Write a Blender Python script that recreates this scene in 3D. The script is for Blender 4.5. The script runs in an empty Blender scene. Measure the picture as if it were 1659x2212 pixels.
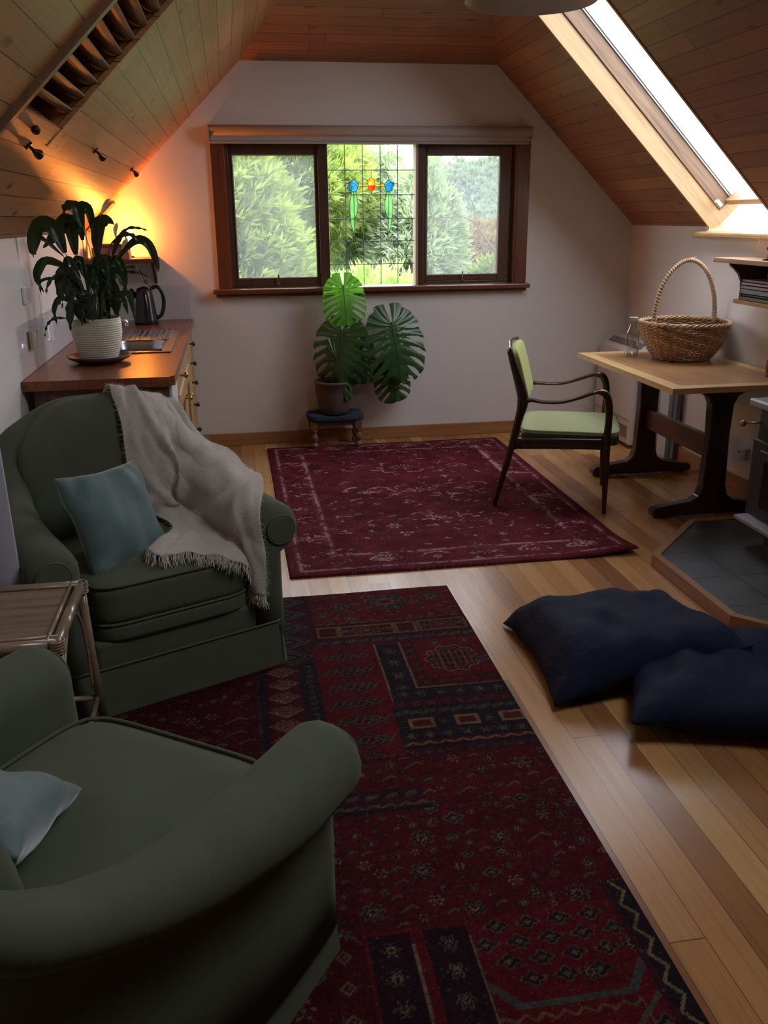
import bpy, bmesh, math, random
import numpy as np
from mathutils import Vector, Matrix, Euler
random.seed(7); RNG = np.random.default_rng(7)
S = bpy.context.scene
COL = S.collection

# ------------------------------------------------------------------ camera
cam_d = bpy.data.cameras.new('camera'); cam = bpy.data.objects.new('camera', cam_d); COL.objects.link(cam)
cam_d.sensor_fit = 'VERTICAL'; cam_d.sensor_height = 24.0
cam_d.lens = 1922.7/2212*24.0
cam_d.clip_start = .05; cam_d.clip_end = 400
_yaw, _pit, _rol = .1637, .3199, -.0092
_f = Vector((math.sin(_yaw)*math.cos(_pit), math.cos(_yaw)*math.cos(_pit), -math.sin(_pit)))
_r = Vector((math.cos(_yaw), -math.sin(_yaw), 0)); _u = _r.cross(_f)
_r2 = math.cos(_rol)*_r + math.sin(_rol)*_u; _u2 = -math.sin(_rol)*_r + math.cos(_rol)*_u
m = Matrix((( _r2.x,_u2.x,-_f.x,0),(_r2.y,_u2.y,-_f.y,0),(_r2.z,_u2.z,-_f.z,1.55),(0,0,0,1)))
cam.matrix_world = m
S.camera = cam
# ------------------------------------------------------------------ exposure, sky, daylight
S.view_settings.view_transform = 'Standard'; S.view_settings.look = 'None'
S.view_settings.gamma = 1; S.view_settings.use_curve_mapping = False
S.view_settings.exposure = -0.17
SKY_STRENGTH = 9.5
LAMP_POWER = 520.0
w = bpy.data.worlds.new('overcast_sky'); S.world = w; w.use_nodes = True
nt = w.node_tree; nt.nodes.clear()
wo = nt.nodes.new('ShaderNodeOutputWorld'); bg = nt.nodes.new('ShaderNodeBackground')
tc = nt.nodes.new('ShaderNodeTexCoord'); sx = nt.nodes.new('ShaderNodeSeparateXYZ')
rp = nt.nodes.new('ShaderNodeValToRGB')
rp.color_ramp.elements[0].position = 0.0; rp.color_ramp.elements[0].color = (.30,.33,.33,1)
rp.color_ramp.elements[1].position = 1.0; rp.color_ramp.elements[1].color = (.93,.97,1.08,1)
e = rp.color_ramp.elements.new(.06); e.color = (.75,.79,.85,1)
nt.links.new(tc.outputs['Generated'], sx.inputs[0]); nt.links.new(sx.outputs['Z'], rp.inputs[0])
nt.links.new(rp.outputs[0], bg.inputs[0]); bg.inputs[1].default_value = SKY_STRENGTH
nt.links.new(bg.outputs[0], wo.inputs[0])
S.cycles.max_bounces = 8; S.cycles.diffuse_bounces = 5; S.cycles.glossy_bounces = 3
S.cycles.transparent_max_bounces = 12; S.cycles.sample_clamp_indirect = 6
S.cycles.use_denoising = True

# room constants
XL, XR, YB, YF = -.902, 2.879, 6.333, -3.2
KN, HT = 1.479, 2.502
KK = (2.879-1.840)/(HT-KN)
RIDGE_Z = KN + (XR-XL)/(2*KK); RIDGE_X = (XL+XR)/2
def xs_l(z): return XL + KK*(z-KN)
def xs_r(z): return XR - KK*(z-KN)
WX0, WX1, WZ0, WZ1 = .012, 2.0, 1.075, 2.03      # opening of the gable window
SY0, SY1, SZ1 = 4.50, 5.25, 2.80                  # opening of the skylight
def area(name, loc, rot, sx_, sy_, power, col=(1,1,1), portal=False):
    d = bpy.data.lights.new(name, 'AREA'); d.shape = 'RECTANGLE'; d.size = sx_; d.size_y = sy_
    d.energy = power; d.color = col
    if portal: d.cycles.is_portal = True
    o = bpy.data.objects.new(name, d); COL.objects.link(o); o.location = loc; o.rotation_euler = rot
    return o
# daylight portals (they only guide the sampling of the sky through the openings)
area('window_portal', ((WX0+WX1)/2, YB+.16, (WZ0+WZ1)/2), (math.radians(-90),0,0), WX1-WX0, WZ1-WZ0, 1, portal=True)
_zc = (KN+SZ1)/2
area('skylight_portal', (xs_r(_zc)+.30, (SY0+SY1)/2, _zc+.02), (0, math.atan2(1, KK)*0+math.radians(44.5), 0), 1.95, SY1-SY0+.1, 1, portal=True)

area('unseen_skylight_portal', (xs_r(2.82)+.30, 1.575, 2.84), (0, math.radians(44.5), 0), 1.2, 1.08, 1, portal=True)
# ------------------------------------------------------------------ helpers
def link(o, parent=None):
    COL.objects.link(o)
    if parent is not None: o.parent = parent
    return o
def thing(name, label, cat, loc=(0,0,0), rz=0, group=None):
    o = bpy.data.objects.new(name, None); o.empty_display_size = .05; link(o)
    o.location = loc; o.rotation_euler = (0,0,rz)
    o['label'] = label; o['category'] = cat
    if group: o['group'] = group
    return o
def tag(o, label=None, cat=None, group=None, kind=None):
    if label: o['label'] = label
    if cat: o['category'] = cat
    if group: o['group'] = group
    if kind: o['kind'] = kind
    return o
def obj(name, bm, mat, parent=None, smooth=False, loc=None, rot=None, bevel=0, solid=0, subsurf=0, autos=None):
    me = bpy.data.meshes.new(name)
    if isinstance(bm, tuple):
        me.from_pydata(bm[0], [], bm[1]); me.update()
    else:
        bmesh.ops.recalc_face_normals(bm, faces=bm.faces)
        bm.to_mesh(me); bm.free()
    if mat is not None:
        for mm in (mat if isinstance(mat, (list,tuple)) else [mat]): me.materials.append(mm)
    o = bpy.data.objects.new(name, me); link(o, parent)
    if loc is not None: o.location = loc
    if rot is not None: o.rotation_euler = rot
    if smooth:
        me.polygons.foreach_set('use_smooth', [True]*len(me.polygons))
    if bevel:
        b = o.modifiers.new('bevel','BEVEL'); b.width = bevel; b.segments = 2; b.limit_method = 'ANGLE'; b.angle_limit = .6
        b.harden_normals = False
    if solid:
        s = o.modifiers.new('solid','SOLIDIFY'); s.thickness = solid; s.offset = 0
    if subsurf:
        s = o.modifiers.new('sub','SUBSURF'); s.levels = subsurf; s.render_levels = subsurf
    return o
def struct(name, bm, mat, parent=None, **k):
    o = obj(name, bm, mat, parent, **k)
    if parent is None: o['kind'] = 'structure'
    return o
def B(): return bmesh.new()
def box(bm, x0,x1,y0,y1,z0,z1, M=None):
    vs = [bm.verts.new(p) for p in ((x0,y0,z0),(x1,y0,z0),(x1,y1,z0),(x0,y1,z0),(x0,y0,z1),(x1,y0,z1),(x1,y1,z1),(x0,y1,z1))]
    for f in ((0,3,2,1),(4,5,6,7),(0,1,5,4),(1,2,6,5),(2,3,7,6),(3,0,4,7)): bm.faces.new([vs[i] for i in f])
    if M is not None:
        for v in vs: v.co = M @ v.co
    return bm
def prism(bm, pts, off):
    """pts: list of 3d points (planar), extruded by vector off"""
    off = Vector(off); a = [bm.verts.new(p) for p in pts]; b = [bm.verts.new(Vector(p)+off) for p in pts]
    bm.faces.new(a); bm.faces.new(b[::-1]); n = len(pts)
    for i in range(n): bm.faces.new((a[i], b[i], b[(i+1)%n], a[(i+1)%n]))
    return bm
def loft(bm, rings, closed=True, cap=True, loop=False):
    R_ = [[bm.verts.new(p) for p in r] for r in rings]; n = len(R_[0])
    m_ = len(R_)
    for i in range(m_ if loop else m_-1):
        a, b = R_[i], R_[(i+1)%m_]
        for j in range(n if closed else n-1):
            bm.faces.new((a[j], a[(j+1)%n], b[(j+1)%n], b[j]))
    if cap and closed and not loop:
        bm.faces.new(R_[0][::-1]); bm.faces.new(R_[-1])
    return R_
def catmull(P, n, loop=False):
    P = [Vector(p) for p in P]; out = []; N = len(P)
    rng = N if loop else N-1
    for i in range(rng):
        p1, p2 = P[i], P[(i+1)%N]
        p0 = P[(i-1)%N] if (loop or i>0) else p1*2-p2
        p3 = P[(i+2)%N] if (loop or i+2<N) else p2*2-p1
        for k in range(n):
            t = k/n
            out.append(.5*((2*p1)+(p2-p0)*t+(2*p0-5*p1+4*p2-p3)*t*t+(3*p1-p0-3*p2+p3)*t**3))
    if not loop: out.append(P[-1].copy())
    return out
def lerp_list(L, t):
    x = t*(len(L)-1); i = min(int(x), len(L)-2); f = x-i
    a, b = L[i], L[i+1]
    if isinstance(a, (tuple,list)): return tuple(a[k]*(1-f)+b[k]*f for k in range(len(a)))
    return a*(1-f)+b*f
def tube(bm, P, r, n=8, up=(0,0,1), power=2, cap=True, loop=False):
    """sweep an ellipse / superellipse; r: radius, (ra,rb), or list of either along the path.  ra is along 'side', rb along 'up-ish'"""
    P = [Vector(p) for p in P]; N = len(P); rings = []; upv = Vector(up)
    prevN = None
    for i, p in enumerate(P):
        if loop: t = P[(i+1)%N]-P[i-1]
        else: t = P[min(i+1,N-1)]-P[max(i-1,0)]
        t = t.normalized() if t.length > 1e-9 else Vector((0,0,1))
        side = t.cross(upv)
        if side.length < 1e-3: side = prevN if prevN is not None else t.cross(Vector((1,0,0)))
        side.normalize()
        if prevN is not None and side.dot(prevN) < 0: side = -side
        prevN = side.copy()
        u2 = side.cross(t)
        rr = lerp_list(r, i/max(N-1,1)) if isinstance(r, list) else r
        ra, rb = rr if isinstance(rr, (tuple,list)) else (rr, rr)
        ring = []
        for k in range(n):
            a = 2*math.pi*(k+.5)/n; c, s_ = math.cos(a), math.sin(a)
            cx = math.copysign(abs(c)**(2/power), c); sy = math.copysign(abs(s_)**(2/power), s_)
            ring.append(p + side*ra*cx + u2*rb*sy)
        rings.append(ring)
    loft(bm, rings, cap=cap, loop=loop)
    return bm
def lathe(bm, prof, n=32, c=(0,0,0), cap=True):
    rings = []
    for r, z in prof:
        rings.append([(c[0]+r*math.cos(2*math.pi*k/n), c[1]+r*math.sin(2*math.pi*k/n), c[2]+z) for k in range(n)])
    loft(bm, rings, cap=cap); return bm
def ball(bm, c, r, n=10):
    prof = [(max(math.sin(math.pi*i/n), .001)*r, -math.cos(math.pi*i/n)*r) for i in range(n+1)]
    lathe(bm, prof, n*2, c); return bm
def superbox(bm, c, s, p=5, n=10):
    """rounded pillow-like box, centre c, full size s"""
    verts = {}
    def key(v): return tuple(round(x,5) for x in v)
    def get(v):
        k = key(v)
        if k not in verts:
            x, y, z = v
            l = (abs(x)**p+abs(y)**p+abs(z)**p)**(1/p)
            q = (x/l, y/l, z/l)
            verts[k] = bm.verts.new((c[0]+q[0]*s[0]/2, c[1]+q[1]*s[1]/2, c[2]+q[2]*s[2]/2))
        return verts[k]
    lin = [-1+2*i/n for i in range(n+1)]
    for ax in range(3):
        for sg in (-1,1):
            for i in range(n):
                for j in range(n):
                    q = []
                    for a, b in ((lin[i],lin[j]),(lin[i+1],lin[j]),(lin[i+1],lin[j+1]),(lin[i],lin[j+1])):
                        v = [0,0,0]; v[ax] = sg; v[(ax+1)%3] = a; v[(ax+2)%3] = b; q.append(get(v))
                    try: bm.faces.new(q)
                    except ValueError: pass
    return bm
def hsh(*a):
    x = math.sin(sum(v*k for v, k in zip(a, (12.9898,78.233,37.719,4.581))))*43758.5453
    return x-math.floor(x)
def vnoise(x, y, seed=0.0):
    xi, yi = math.floor(x), math.floor(y); fx, fy = x-xi, y-yi
    fx = fx*fx*(3-2*fx); fy = fy*fy*(3-2*fy)
    a = hsh(xi,yi,seed); b = hsh(xi+1,yi,seed); c = hsh(xi,yi+1,seed); d = hsh(xi+1,yi+1,seed)
    return (a*(1-fx)+b*fx)*(1-fy)+(c*(1-fx)+d*fx)*fy

# ------------------------------------------------------------------ materials
def newmat(name):
    m_ = bpy.data.materials.new(name); m_.use_nodes = True
    t = m_.node_tree; bs = t.nodes['Principled BSDF']
    return m_, t, bs
def N(t, typ, **k):
    n = t.nodes.new(typ)
    for a, v in k.items():
        if a == 'ins':
            for kk, vv in v.items():
                if isinstance(vv, bpy.types.NodeSocket): t.links.new(vv, n.inputs[kk])
                else: n.inputs[kk].default_value = vv
        else: setattr(n, a, v)
    return n
def math_(t, op, a, b=None, c=None):
    n = t.nodes.new('ShaderNodeMath'); n.operation = op
    for i, v in enumerate((a,b,c)):
        if v is None: continue
        if isinstance(v, bpy.types.NodeSocket): t.links.new(v, n.inputs[i])
        else: n.inputs[i].default_value = v
    return n.outputs[0]
def mix_(t, f, a, b, mode='MIX'):
    n = t.nodes.new('ShaderNodeMix'); n.data_type = 'RGBA'; n.blend_type = mode
    for i, v in ((0,f),(6,a),(7,b)):
        if isinstance(v, bpy.types.NodeSocket): t.links.new(v, n.inputs[i])
        else: n.inputs[i].default_value = v if i == 0 else ((*v,1) if len(v)==3 else v)
    return n.outputs[2]
def ramp(t, fac, stops):
    n = t.nodes.new('ShaderNodeValToRGB'); cr = n.color_ramp
    while len(cr.elements) < len(stops): cr.elements.new(.5)
    for el, (p, c) in zip(cr.elements, stops): el.position = p; el.color = (*c,1) if len(c)==3 else c
    t.links.new(fac, n.inputs[0]); return n.outputs[0]
def bump(t, bs, h, st, dist=.01):
    b = N(t, 'ShaderNodeBump', ins={'Strength':st,'Distance':dist,'Height':h})
    t.links.new(b.outputs[0], bs.inputs['Normal'])
def simple(name, col, rough=.5, metal=0, nscale=0, namt=.15, bmp=0, bscale=200, sheen=0, coat=0, spec=.5, stretch=None):
    m_, t, bs = newmat(name)
    bs.inputs['Base Color'].default_value = (*col,1); bs.inputs['Roughness'].default_value = rough
    bs.inputs['Metallic'].default_value = metal; bs.inputs['Specular IOR Level'].default_value = spec
    bs.inputs['Coat Weight'].default_value = coat; bs.inputs['Sheen Weight'].default_value = sheen
    if sheen: bs.inputs['Sheen Roughness'].default_value = .45
    tc = N(t,'ShaderNodeTexCoord').outputs['Object']
    if stretch: tc = N(t,'ShaderNodeMapping', ins={0:tc,'Scale':stretch}).outputs[0]
    if nscale:
        nz = N(t,'ShaderNodeTexNoise', ins={'Vector':tc,'Scale':nscale,'Detail':5.0})
        c = mix_(t, nz.outputs[0], tuple(x*(1-namt) for x in col), tuple(min(x*(1+namt),1) for x in col))
        t.links.new(c, bs.inputs['Base Color'])
    if bmp:
        nb = N(t,'ShaderNodeTexNoise', ins={'Vector':tc,'Scale':bscale,'Detail':3.0})
        bump(t, bs, nb.outputs[0], bmp)
    return m_
def wood(name, col, axis='y', rough=.4, var=.35, coat=0, scale=1, dark=None, rot=None):
    m_, t, bs = newmat(name)
    tc = N(t,'ShaderNodeTexCoord').outputs['Object']
    if rot: tc = N(t,'ShaderNodeMapping', ins={0:tc,'Rotation':rot}).outputs[0]
    sc = {'x':(1.5,22,22),'y':(22,1.5,22),'z':(22,22,1.5)}[axis]; sc = tuple(v*scale for v in sc)
    mp = N(t,'ShaderNodeMapping', ins={0:tc,'Scale':sc}).outputs[0]
    n1 = N(t,'ShaderNodeTexNoise', ins={'Vector':mp,'Scale':1.5,'Detail':8.0,'Roughness':.6,'Distortion':.6})
    d = dark or tuple(x*(1-var*1.4) for x in col)
    c = ramp(t, n1.outputs[0], [(.3,d),(.5,col),(.72,tuple(min(1,x*(1+var)) for x in col))])
    t.links.new(c, bs.inputs['Base Color'])
    bs.inputs['Roughness'].default_value = rough; bs.inputs['Coat Weight'].default_value = coat
    bs.inputs['Coat Roughness'].default_value = .12
    bump(t, bs, n1.outputs[0], .06)
    return m_
def boards(name, across, along, width, length, cols, rough=.5, coat=0, gap=.02, grain=.35, knots=True, gapcol=.25, rvar=.0, spec=.5):
    m_, t, bs = newmat(name)
    tc = N(t,'ShaderNodeTexCoord').outputs['Object']
    def dot(v): return N(t,'ShaderNodeVectorMath', operation='DOT_PRODUCT', ins={0:tc,1:v}).outputs['Value']
    a = math_(t,'DIVIDE', dot(across), width); l = dot(along)
    ia = math_(t,'FLOOR', a); fa = math_(t,'FRACT', a)
    w1 = N(t,'ShaderNodeTexWhiteNoise', noise_dimensions='1D'); t.links.new(ia, w1.inputs['W'])
    ll = math_(t,'ADD', math_(t,'DIVIDE', l, length), math_(t,'MULTIPLY', w1.outputs['Value'], 13.7))
    il = math_(t,'FLOOR', ll); fl = math_(t,'FRACT', ll)
    w2 = N(t,'ShaderNodeTexWhiteNoise', noise_dimensions='2D')
    cb = N(t,'ShaderNodeCombineXYZ', ins={0:ia,1:il}); t.links.new(cb.outputs[0], w2.inputs['Vector'])
    base = ramp(t, w2.outputs['Value'], cols)
    gv = N(t,'ShaderNodeCombineXYZ', ins={0:math_(t,'MULTIPLY', a, 3.0),1:math_(t,'MULTIPLY', l, .5),2:math_(t,'MULTIPLY', w2.outputs['Value'], 40)})
    g = N(t,'ShaderNodeTexNoise', ins={'Vector':gv.outputs[0],'Scale':2.2,'Detail':8.0,'Roughness':.62,'Distortion':1.2})
    gm = ramp(t, g.outputs[0], [(.3,(1-grain,)*3),(.5,(1,1,1)),(.75,(1+grain*.4,)*3)])
    c = mix_(t, 1.0, base, gm, 'MULTIPLY')
    # long-wave blotches
    bl = N(t,'ShaderNodeTexNoise', ins={'Vector':tc,'Scale':1.7,'Detail':2.0})
    c = mix_(t, 1.0, c, ramp(t, bl.outputs[0], [(.3,(.85,.85,.85)),(.7,(1.1,1.1,1.1))]), 'MULTIPLY')
    if knots:
        kv = N(t,'ShaderNodeCombineXYZ', ins={0:a,1:math_(t,'MULTIPLY', l, 4.0),2:math_(t,'MULTIPLY', ia, 3.1)})
        vo = N(t,'ShaderNodeTexVoronoi', ins={'Vector':kv.outputs[0],'Scale':.85})
        kf = ramp(t, vo.outputs['Distance'], [(.05,(1,1,1)),(.17,(0,0,0))])
        c = mix_(t, math_(t,'MULTIPLY', kf, .75), c, (.055,.022,.01))
    e1 = math_(t,'LESS_THAN', fa, gap); e2 = math_(t,'GREATER_THAN', fa, 1-gap*.5)
    ed = math_(t,'MAXIMUM', e1, e2)
    ej = math_(t,'LESS_THAN', fl, .0022/length*2)
    ed = math_(t,'MAXIMUM', ed, ej)
    c = mix_(t, ed, c, mix_(t, 1.0, c, (gapcol,)*3, 'MULTIPLY'))
    t.links.new(c, bs.inputs['Base Color'])
    bs.inputs['Roughness'].default_value = rough
    if rvar:
        rn = N(t,'ShaderNodeTexNoise', ins={'Vector':gv.outputs[0],'Scale':1.1,'Detail':4.0,'Roughness':.6})
        rr = math_(t,'ADD', math_(t,'MULTIPLY', math_(t,'SUBTRACT', rn.outputs[0], .5), rvar*2), rough)
        t.links.new(rr, bs.inputs['Roughness'])
    bs.inputs['Coat Weight'].default_value = coat; bs.inputs['Coat Roughness'].default_value = .25
    bs.inputs['Specular IOR Level'].default_value = spec
    h = math_(t,'SUBTRACT', math_(t,'MULTIPLY', g.outputs[0], .15), ed)
    bump(t, bs, h, .35, .002)
    return m_
M = {}
M['wall'] = simple('white_plaster', (.73,.69,.655), .7, nscale=3, namt=.03, bmp=.04, bscale=120)
M['floor'] = boards('floor_boards', (1,0,0), (0,1,0), .088, 2.7,
    [(.0,(.25,.095,.035)),(.22,(.45,.215,.072)),(.45,(.56,.29,.105)),(.62,(.32,.13,.05)),(.80,(.66,.39,.15)),(1,(.46,.21,.075))], rough=.28, coat=.18, gap=.018, grain=.22, knots=False, gapcol=.3, rvar=.06, spec=.4)
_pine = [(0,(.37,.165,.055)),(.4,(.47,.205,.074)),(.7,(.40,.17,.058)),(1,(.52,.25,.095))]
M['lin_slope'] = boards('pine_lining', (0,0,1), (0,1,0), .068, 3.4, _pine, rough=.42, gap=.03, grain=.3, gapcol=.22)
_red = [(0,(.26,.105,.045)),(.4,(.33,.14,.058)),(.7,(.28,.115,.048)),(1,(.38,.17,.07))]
M['lin_slope_r'] = boards('pine_lining_shaded', (0,0,1), (0,1,0), .068, 3.4, _red, rough=.45, gap=.03, grain=.3, gapcol=.3)  # same pine on the right slope, its shade painted as a darker, redder tone
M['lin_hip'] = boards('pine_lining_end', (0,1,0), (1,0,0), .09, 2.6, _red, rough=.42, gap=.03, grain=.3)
M['pine_reveal'] = wood('pale_pine', (.44,.285,.135), 'x', .42, .2, rot=(0,math.radians(-44.5),0))
M['skirt'] = wood('skirting_timber', (.36,.17,.07), 'x', .35, .2)
M['skirt_y'] = wood('skirting_timber_y', (.36,.17,.07), 'y', .35, .2)
M['redwood'] = wood('red_brown_window_timber', (.15,.050,.022), 'z', .3, .2, coat=.2)
M['redwood_x'] = wood('red_brown_window_timber_x', (.15,.050,.022), 'x', .3, .2, coat=.2)
M['darkwood'] = wood('dark_brown_sash', (.075,.036,.02), 'z', .35, .2)
M['sashwood'] = wood('brown_sash_timber', (.10,.045,.024), 'z', .35, .2)
M['darkteak'] = wood('dark_teak', (.040,.016,.010), 'z', .30, .25, coat=.35)
M['armteak'] = wood('worn_teak', (.065,.027,.015), 'x', .28, .25, coat=.35)
M['tabletop'] = wood('honey_table_boards', (.56,.32,.14), 'y', .33, .2, coat=.3)
M['tableedge'] = wood('pale_table_edge', (.72,.46,.21), 'y', .33, .12, coat=.3)
M['bench'] = wood('red_bench_timber', (.21,.062,.022), 'y', .38, .35, coat=.25)
M['cab'] = wood('oak_cabinet', (.45,.26,.10), 'z', .35, .25)
M['cabdark'] = wood('dark_cabinet', (.12,.042,.018), 'z', .4, .25)
M['brass'] = simple('brass', (.45,.30,.12), .3, 1)
M['darkbrass'] = simple('dark_bronze', (.10,.065,.04), .35, 1)
M['steel'] = simple('brushed_steel', (.55,.55,.56), .25, 1, bmp=.02, bscale=60)
M['chrome'] = simple('chrome', (.8,.8,.82), .08, 1)
M['white_plastic'] = simple('white_plastic', (.72,.70,.68), .35)
M['white_enamel'] = simple('white_enamel', (.80,.80,.83), .25)
M['cream'] = simple('cream_metal', (.62,.57,.54), .4)
M['black'] = simple('black_plastic', (.012,.011,.011), .25)
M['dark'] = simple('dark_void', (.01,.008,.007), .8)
M['velvet'] = simple('green_velour', (.102,.116,.076), .85, nscale=9, namt=.14, bmp=.12, bscale=500, sheen=.15, spec=.12)
M['velvet'].node_tree.nodes['Principled BSDF'].inputs['Sheen Tint'].default_value = (.55,.62,.42,1)
M['teal'] = simple('teal_velvet', (.10,.165,.152), .6, nscale=14, namt=.22, bmp=.1, bscale=60, sheen=.7, spec=.3)
M['navy'] = simple('navy_cotton', (.0080,.0135,.034), .8, nscale=7, namt=.25, bmp=.35, bscale=40, sheen=.0, spec=.2)
M['olive'] = simple('green_chair_fabric', (.36,.385,.20), .85, nscale=60, namt=.08, bmp=.15, bscale=900, sheen=.2, spec=.2)
M['olive_lit'] = simple('green_chair_fabric_lit', (.46,.48,.19), .85, nscale=60, namt=.08, bmp=.15, bscale=900, spec=.2)  # seat fabric made brighter and yellower, daylight on the back pad painted in
M['olive_dark'] = simple('dark_green_vinyl', (.055,.075,.04), .6, bmp=.1, bscale=600)
M['throw'] = simple('cream_mohair', (.60,.55,.46), .95, nscale=40, namt=.16, bmp=.5, bscale=260, sheen=.6, spec=.1)
M['curtain'] = simple('lilac_grey_cotton', (.42,.41,.46), .8, bmp=.05, bscale=400)
M['rattan'] = wood('rattan', (.30,.21,.135), 'x', .25, .25, coat=.3)
M['rattan_y'] = wood('rattan_y', (.30,.21,.135), 'y', .22, .25, coat=.5)
M['wicker'] = wood('willow', (.36,.20,.09), 'z', .45, .35, scale=.6)
M['wicker_pale'] = wood('pale_cane', (.55,.38,.22), 'z', .4, .3, scale=.6)
M['blind'] = simple('roller_blind_fabric', (.42,.37,.34), .7)
M['pot_white'] = simple('cream_ceramic', (.60,.56,.44), .4)
M['pot_dark'] = simple('dark_brown_pot', (.085,.06,.05), .55, nscale=20, namt=.2)
M['saucer'] = simple('brown_dish', (.07,.04,.032), .5, nscale=15, namt=.2)
M['soil'] = simple('soil', (.03,.02,.012), .95, bmp=.5, bscale=80)
M['denim'] = simple('navy_stool_fabric', (.02,.03,.06), .9, bmp=.1, bscale=400)
M['stool_wood'] = wood('stool_timber', (.17,.075,.035), 'z', .4, .3)
M['slate'] = None
M['iron'] = simple('cast_iron', (.03,.032,.036), .5, bmp=.1, bscale=90)
M['stone_top'] = simple('pale_grey_enamel', (.35,.37,.41), .25, nscale=20, namt=.1)
M['shade'] = simple('off_white_enamel', (.80,.77,.68), .5, nscale=5, namt=.05)
M['lead'] = simple('lead_came', (.04,.05,.055), .5, .6)
M['bark'] = simple('bark', (.12,.09,.075), .9, nscale=20, namt=.3)
M['paper_white'] = simple('white_paper', (.75,.76,.80), .7)
def leafmat(name, c1, c2, rough=.35, trans=.35, vein=None, scale=3.0, glow=None):
    m_, t, bs = newmat(name)
    tc = N(t,'ShaderNodeTexCoord').outputs['Object']
    nz = N(t,'ShaderNodeTexNoise', ins={'Vector':tc,'Scale':scale,'Detail':3.0})
    c = ramp(t, nz.outputs[0], [(.35,c1),(.65,c2)])
    t.links.new(c, bs.inputs['Base Color']); bs.inputs['Roughness'].default_value = rough
    tr = N(t,'ShaderNodeBsdfTranslucent')
    t.links.new(mix_(t, 1.0, c, (1.6,2.0,.8), 'MULTIPLY') if trans else c, tr.inputs[0])
    mx = N(t,'ShaderNodeMixShader', ins={0:trans,1:bs.outputs[0],2:tr.outputs[0]})
    t.links.new(mx.outputs[0], t.nodes['Material Output'].inputs[0])
    return m_
M['lily'] = leafmat('lily_leaf', (.016,.032,.012), (.035,.06,.018), .3, .12)
M['lily_stem'] = simple('lily_stem', (.06,.085,.03), .5)
M['spathe'] = leafmat('white_spathe', (.5,.42,.36), (.6,.52,.42), .5, .25)
M['monstera'] = leafmat('monstera_leaf', (.024,.07,.022), (.04,.10,.028), .28, .10, scale=6)
M['monstera_lit'] = leafmat('lit_monstera_leaf', (.06,.17,.025), (.09,.23,.03), .35, .38, scale=6)  # brighter copy of the leaf green, light on the top leaf painted in
M['mstem'] = simple('monstera_stem', (.035,.06,.02), .45)
def glass(name, tint=(1,1,1), gl=.06, haze=0.0, rough=.02):
    m_, t, bs = newmat(name)
    tr = N(t,'ShaderNodeBsdfTransparent', ins={0:(*tint,1)})
    g = N(t,'ShaderNodeBsdfGlossy', ins={'Roughness':rough})
    bf = math_(t,'SUBTRACT', 1.0, N(t,'ShaderNodeNewGeometry').outputs['Backfacing'])
    fr = N(t,'ShaderNodeFresnel', ins={'IOR':1.45})
    mx = N(t,'ShaderNodeMixShader', ins={0:math_(t,'MULTIPLY', math_(t,'MULTIPLY', fr.outputs[0], gl/.04), bf),1:tr.outputs[0],2:g.outputs[0]})
    out = mx.outputs[0]
    if haze:
        tl = N(t,'ShaderNodeBsdfTranslucent', ins={0:(.85,.87,.88,1)})
        out = N(t,'ShaderNodeMixShader', ins={0:haze,1:out,2:tl.outputs[0]}).outputs[0]
    t.links.new(out, t.nodes['Material Output'].inputs[0])
    return m_
M['glass'] = glass('clear_pane', gl=.03)
M['screen'] = glass('insect_screen', tint=(.80,.81,.80), gl=.0, haze=.06)
M['jar'] = glass('jar_glass', tint=(.90,.93,.92), gl=.14)
M['splash'] = glass('splash_glass', tint=(.98,.98,1.0), gl=.04)
def tinted(name, c1, c2, sc=25):
    m_, t, bs = newmat(name)
    tc = N(t,'ShaderNodeTexCoord').outputs['Object']
    nz = N(t,'ShaderNodeTexNoise', ins={'Vector':tc,'Scale':sc,'Detail':3.0})
    c = ramp(t, nz.outputs[0], [(.4,c1),(.6,c2)])
    tr = N(t,'ShaderNodeBsdfTransparent', ins={0:c}); tl = N(t,'ShaderNodeBsdfTranslucent', ins={0:c})
    mx = N(t,'ShaderNodeMixShader', ins={0:.30,1:tr.outputs[0],2:tl.outputs[0]})
    t.links.new(mx.outputs[0], t.nodes['Material Output'].inputs[0]); return m_
def slate_mat():
    m_, t, bs = newmat('slate_tiles')
    tc = N(t,'ShaderNodeTexCoord').outputs['Object']
    mp = N(t,'ShaderNodeMapping', ins={0:tc,'Rotation':(0,0,.0)}).outputs[0]
    br = N(t,'ShaderNodeTexBrick', offset=.0, squash=1.0, ins={'Vector':mp,'Scale':1.0,'Mortar Size':.005,'Mortar Smooth':.2,'Brick Width':.3,'Row Height':.3,
        'Color1':(.045,.055,.055,1),'Color2':(.075,.08,.085,1),'Mortar':(.03,.03,.03,1),'Bias':0.0})
    nz = N(t,'ShaderNodeTexNoise', ins={'Vector':tc,'Scale':7.0,'Detail':7.0})
    c = mix_(t, 1.0, br.outputs['Color'], ramp(t, nz.outputs[0], [(.3,(.6,.62,.6)),(.7,(1.4,1.35,1.3))]), 'MULTIPLY')
    t.links.new(c, bs.inputs['Base Color']); bs.inputs['Roughness'].default_value = .42
    bump(t, bs, math_(t,'SUBTRACT', nz.outputs[0], br.outputs['Fac']), .3, .004)
    return m_
M['slate'] = slate_mat()

# ================================================================== ROOM SHELL
struct('floor', box(B(), XL-.2, XR+.2, YF-.2, YB+.2, -.12, 0), M['floor'])
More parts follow.
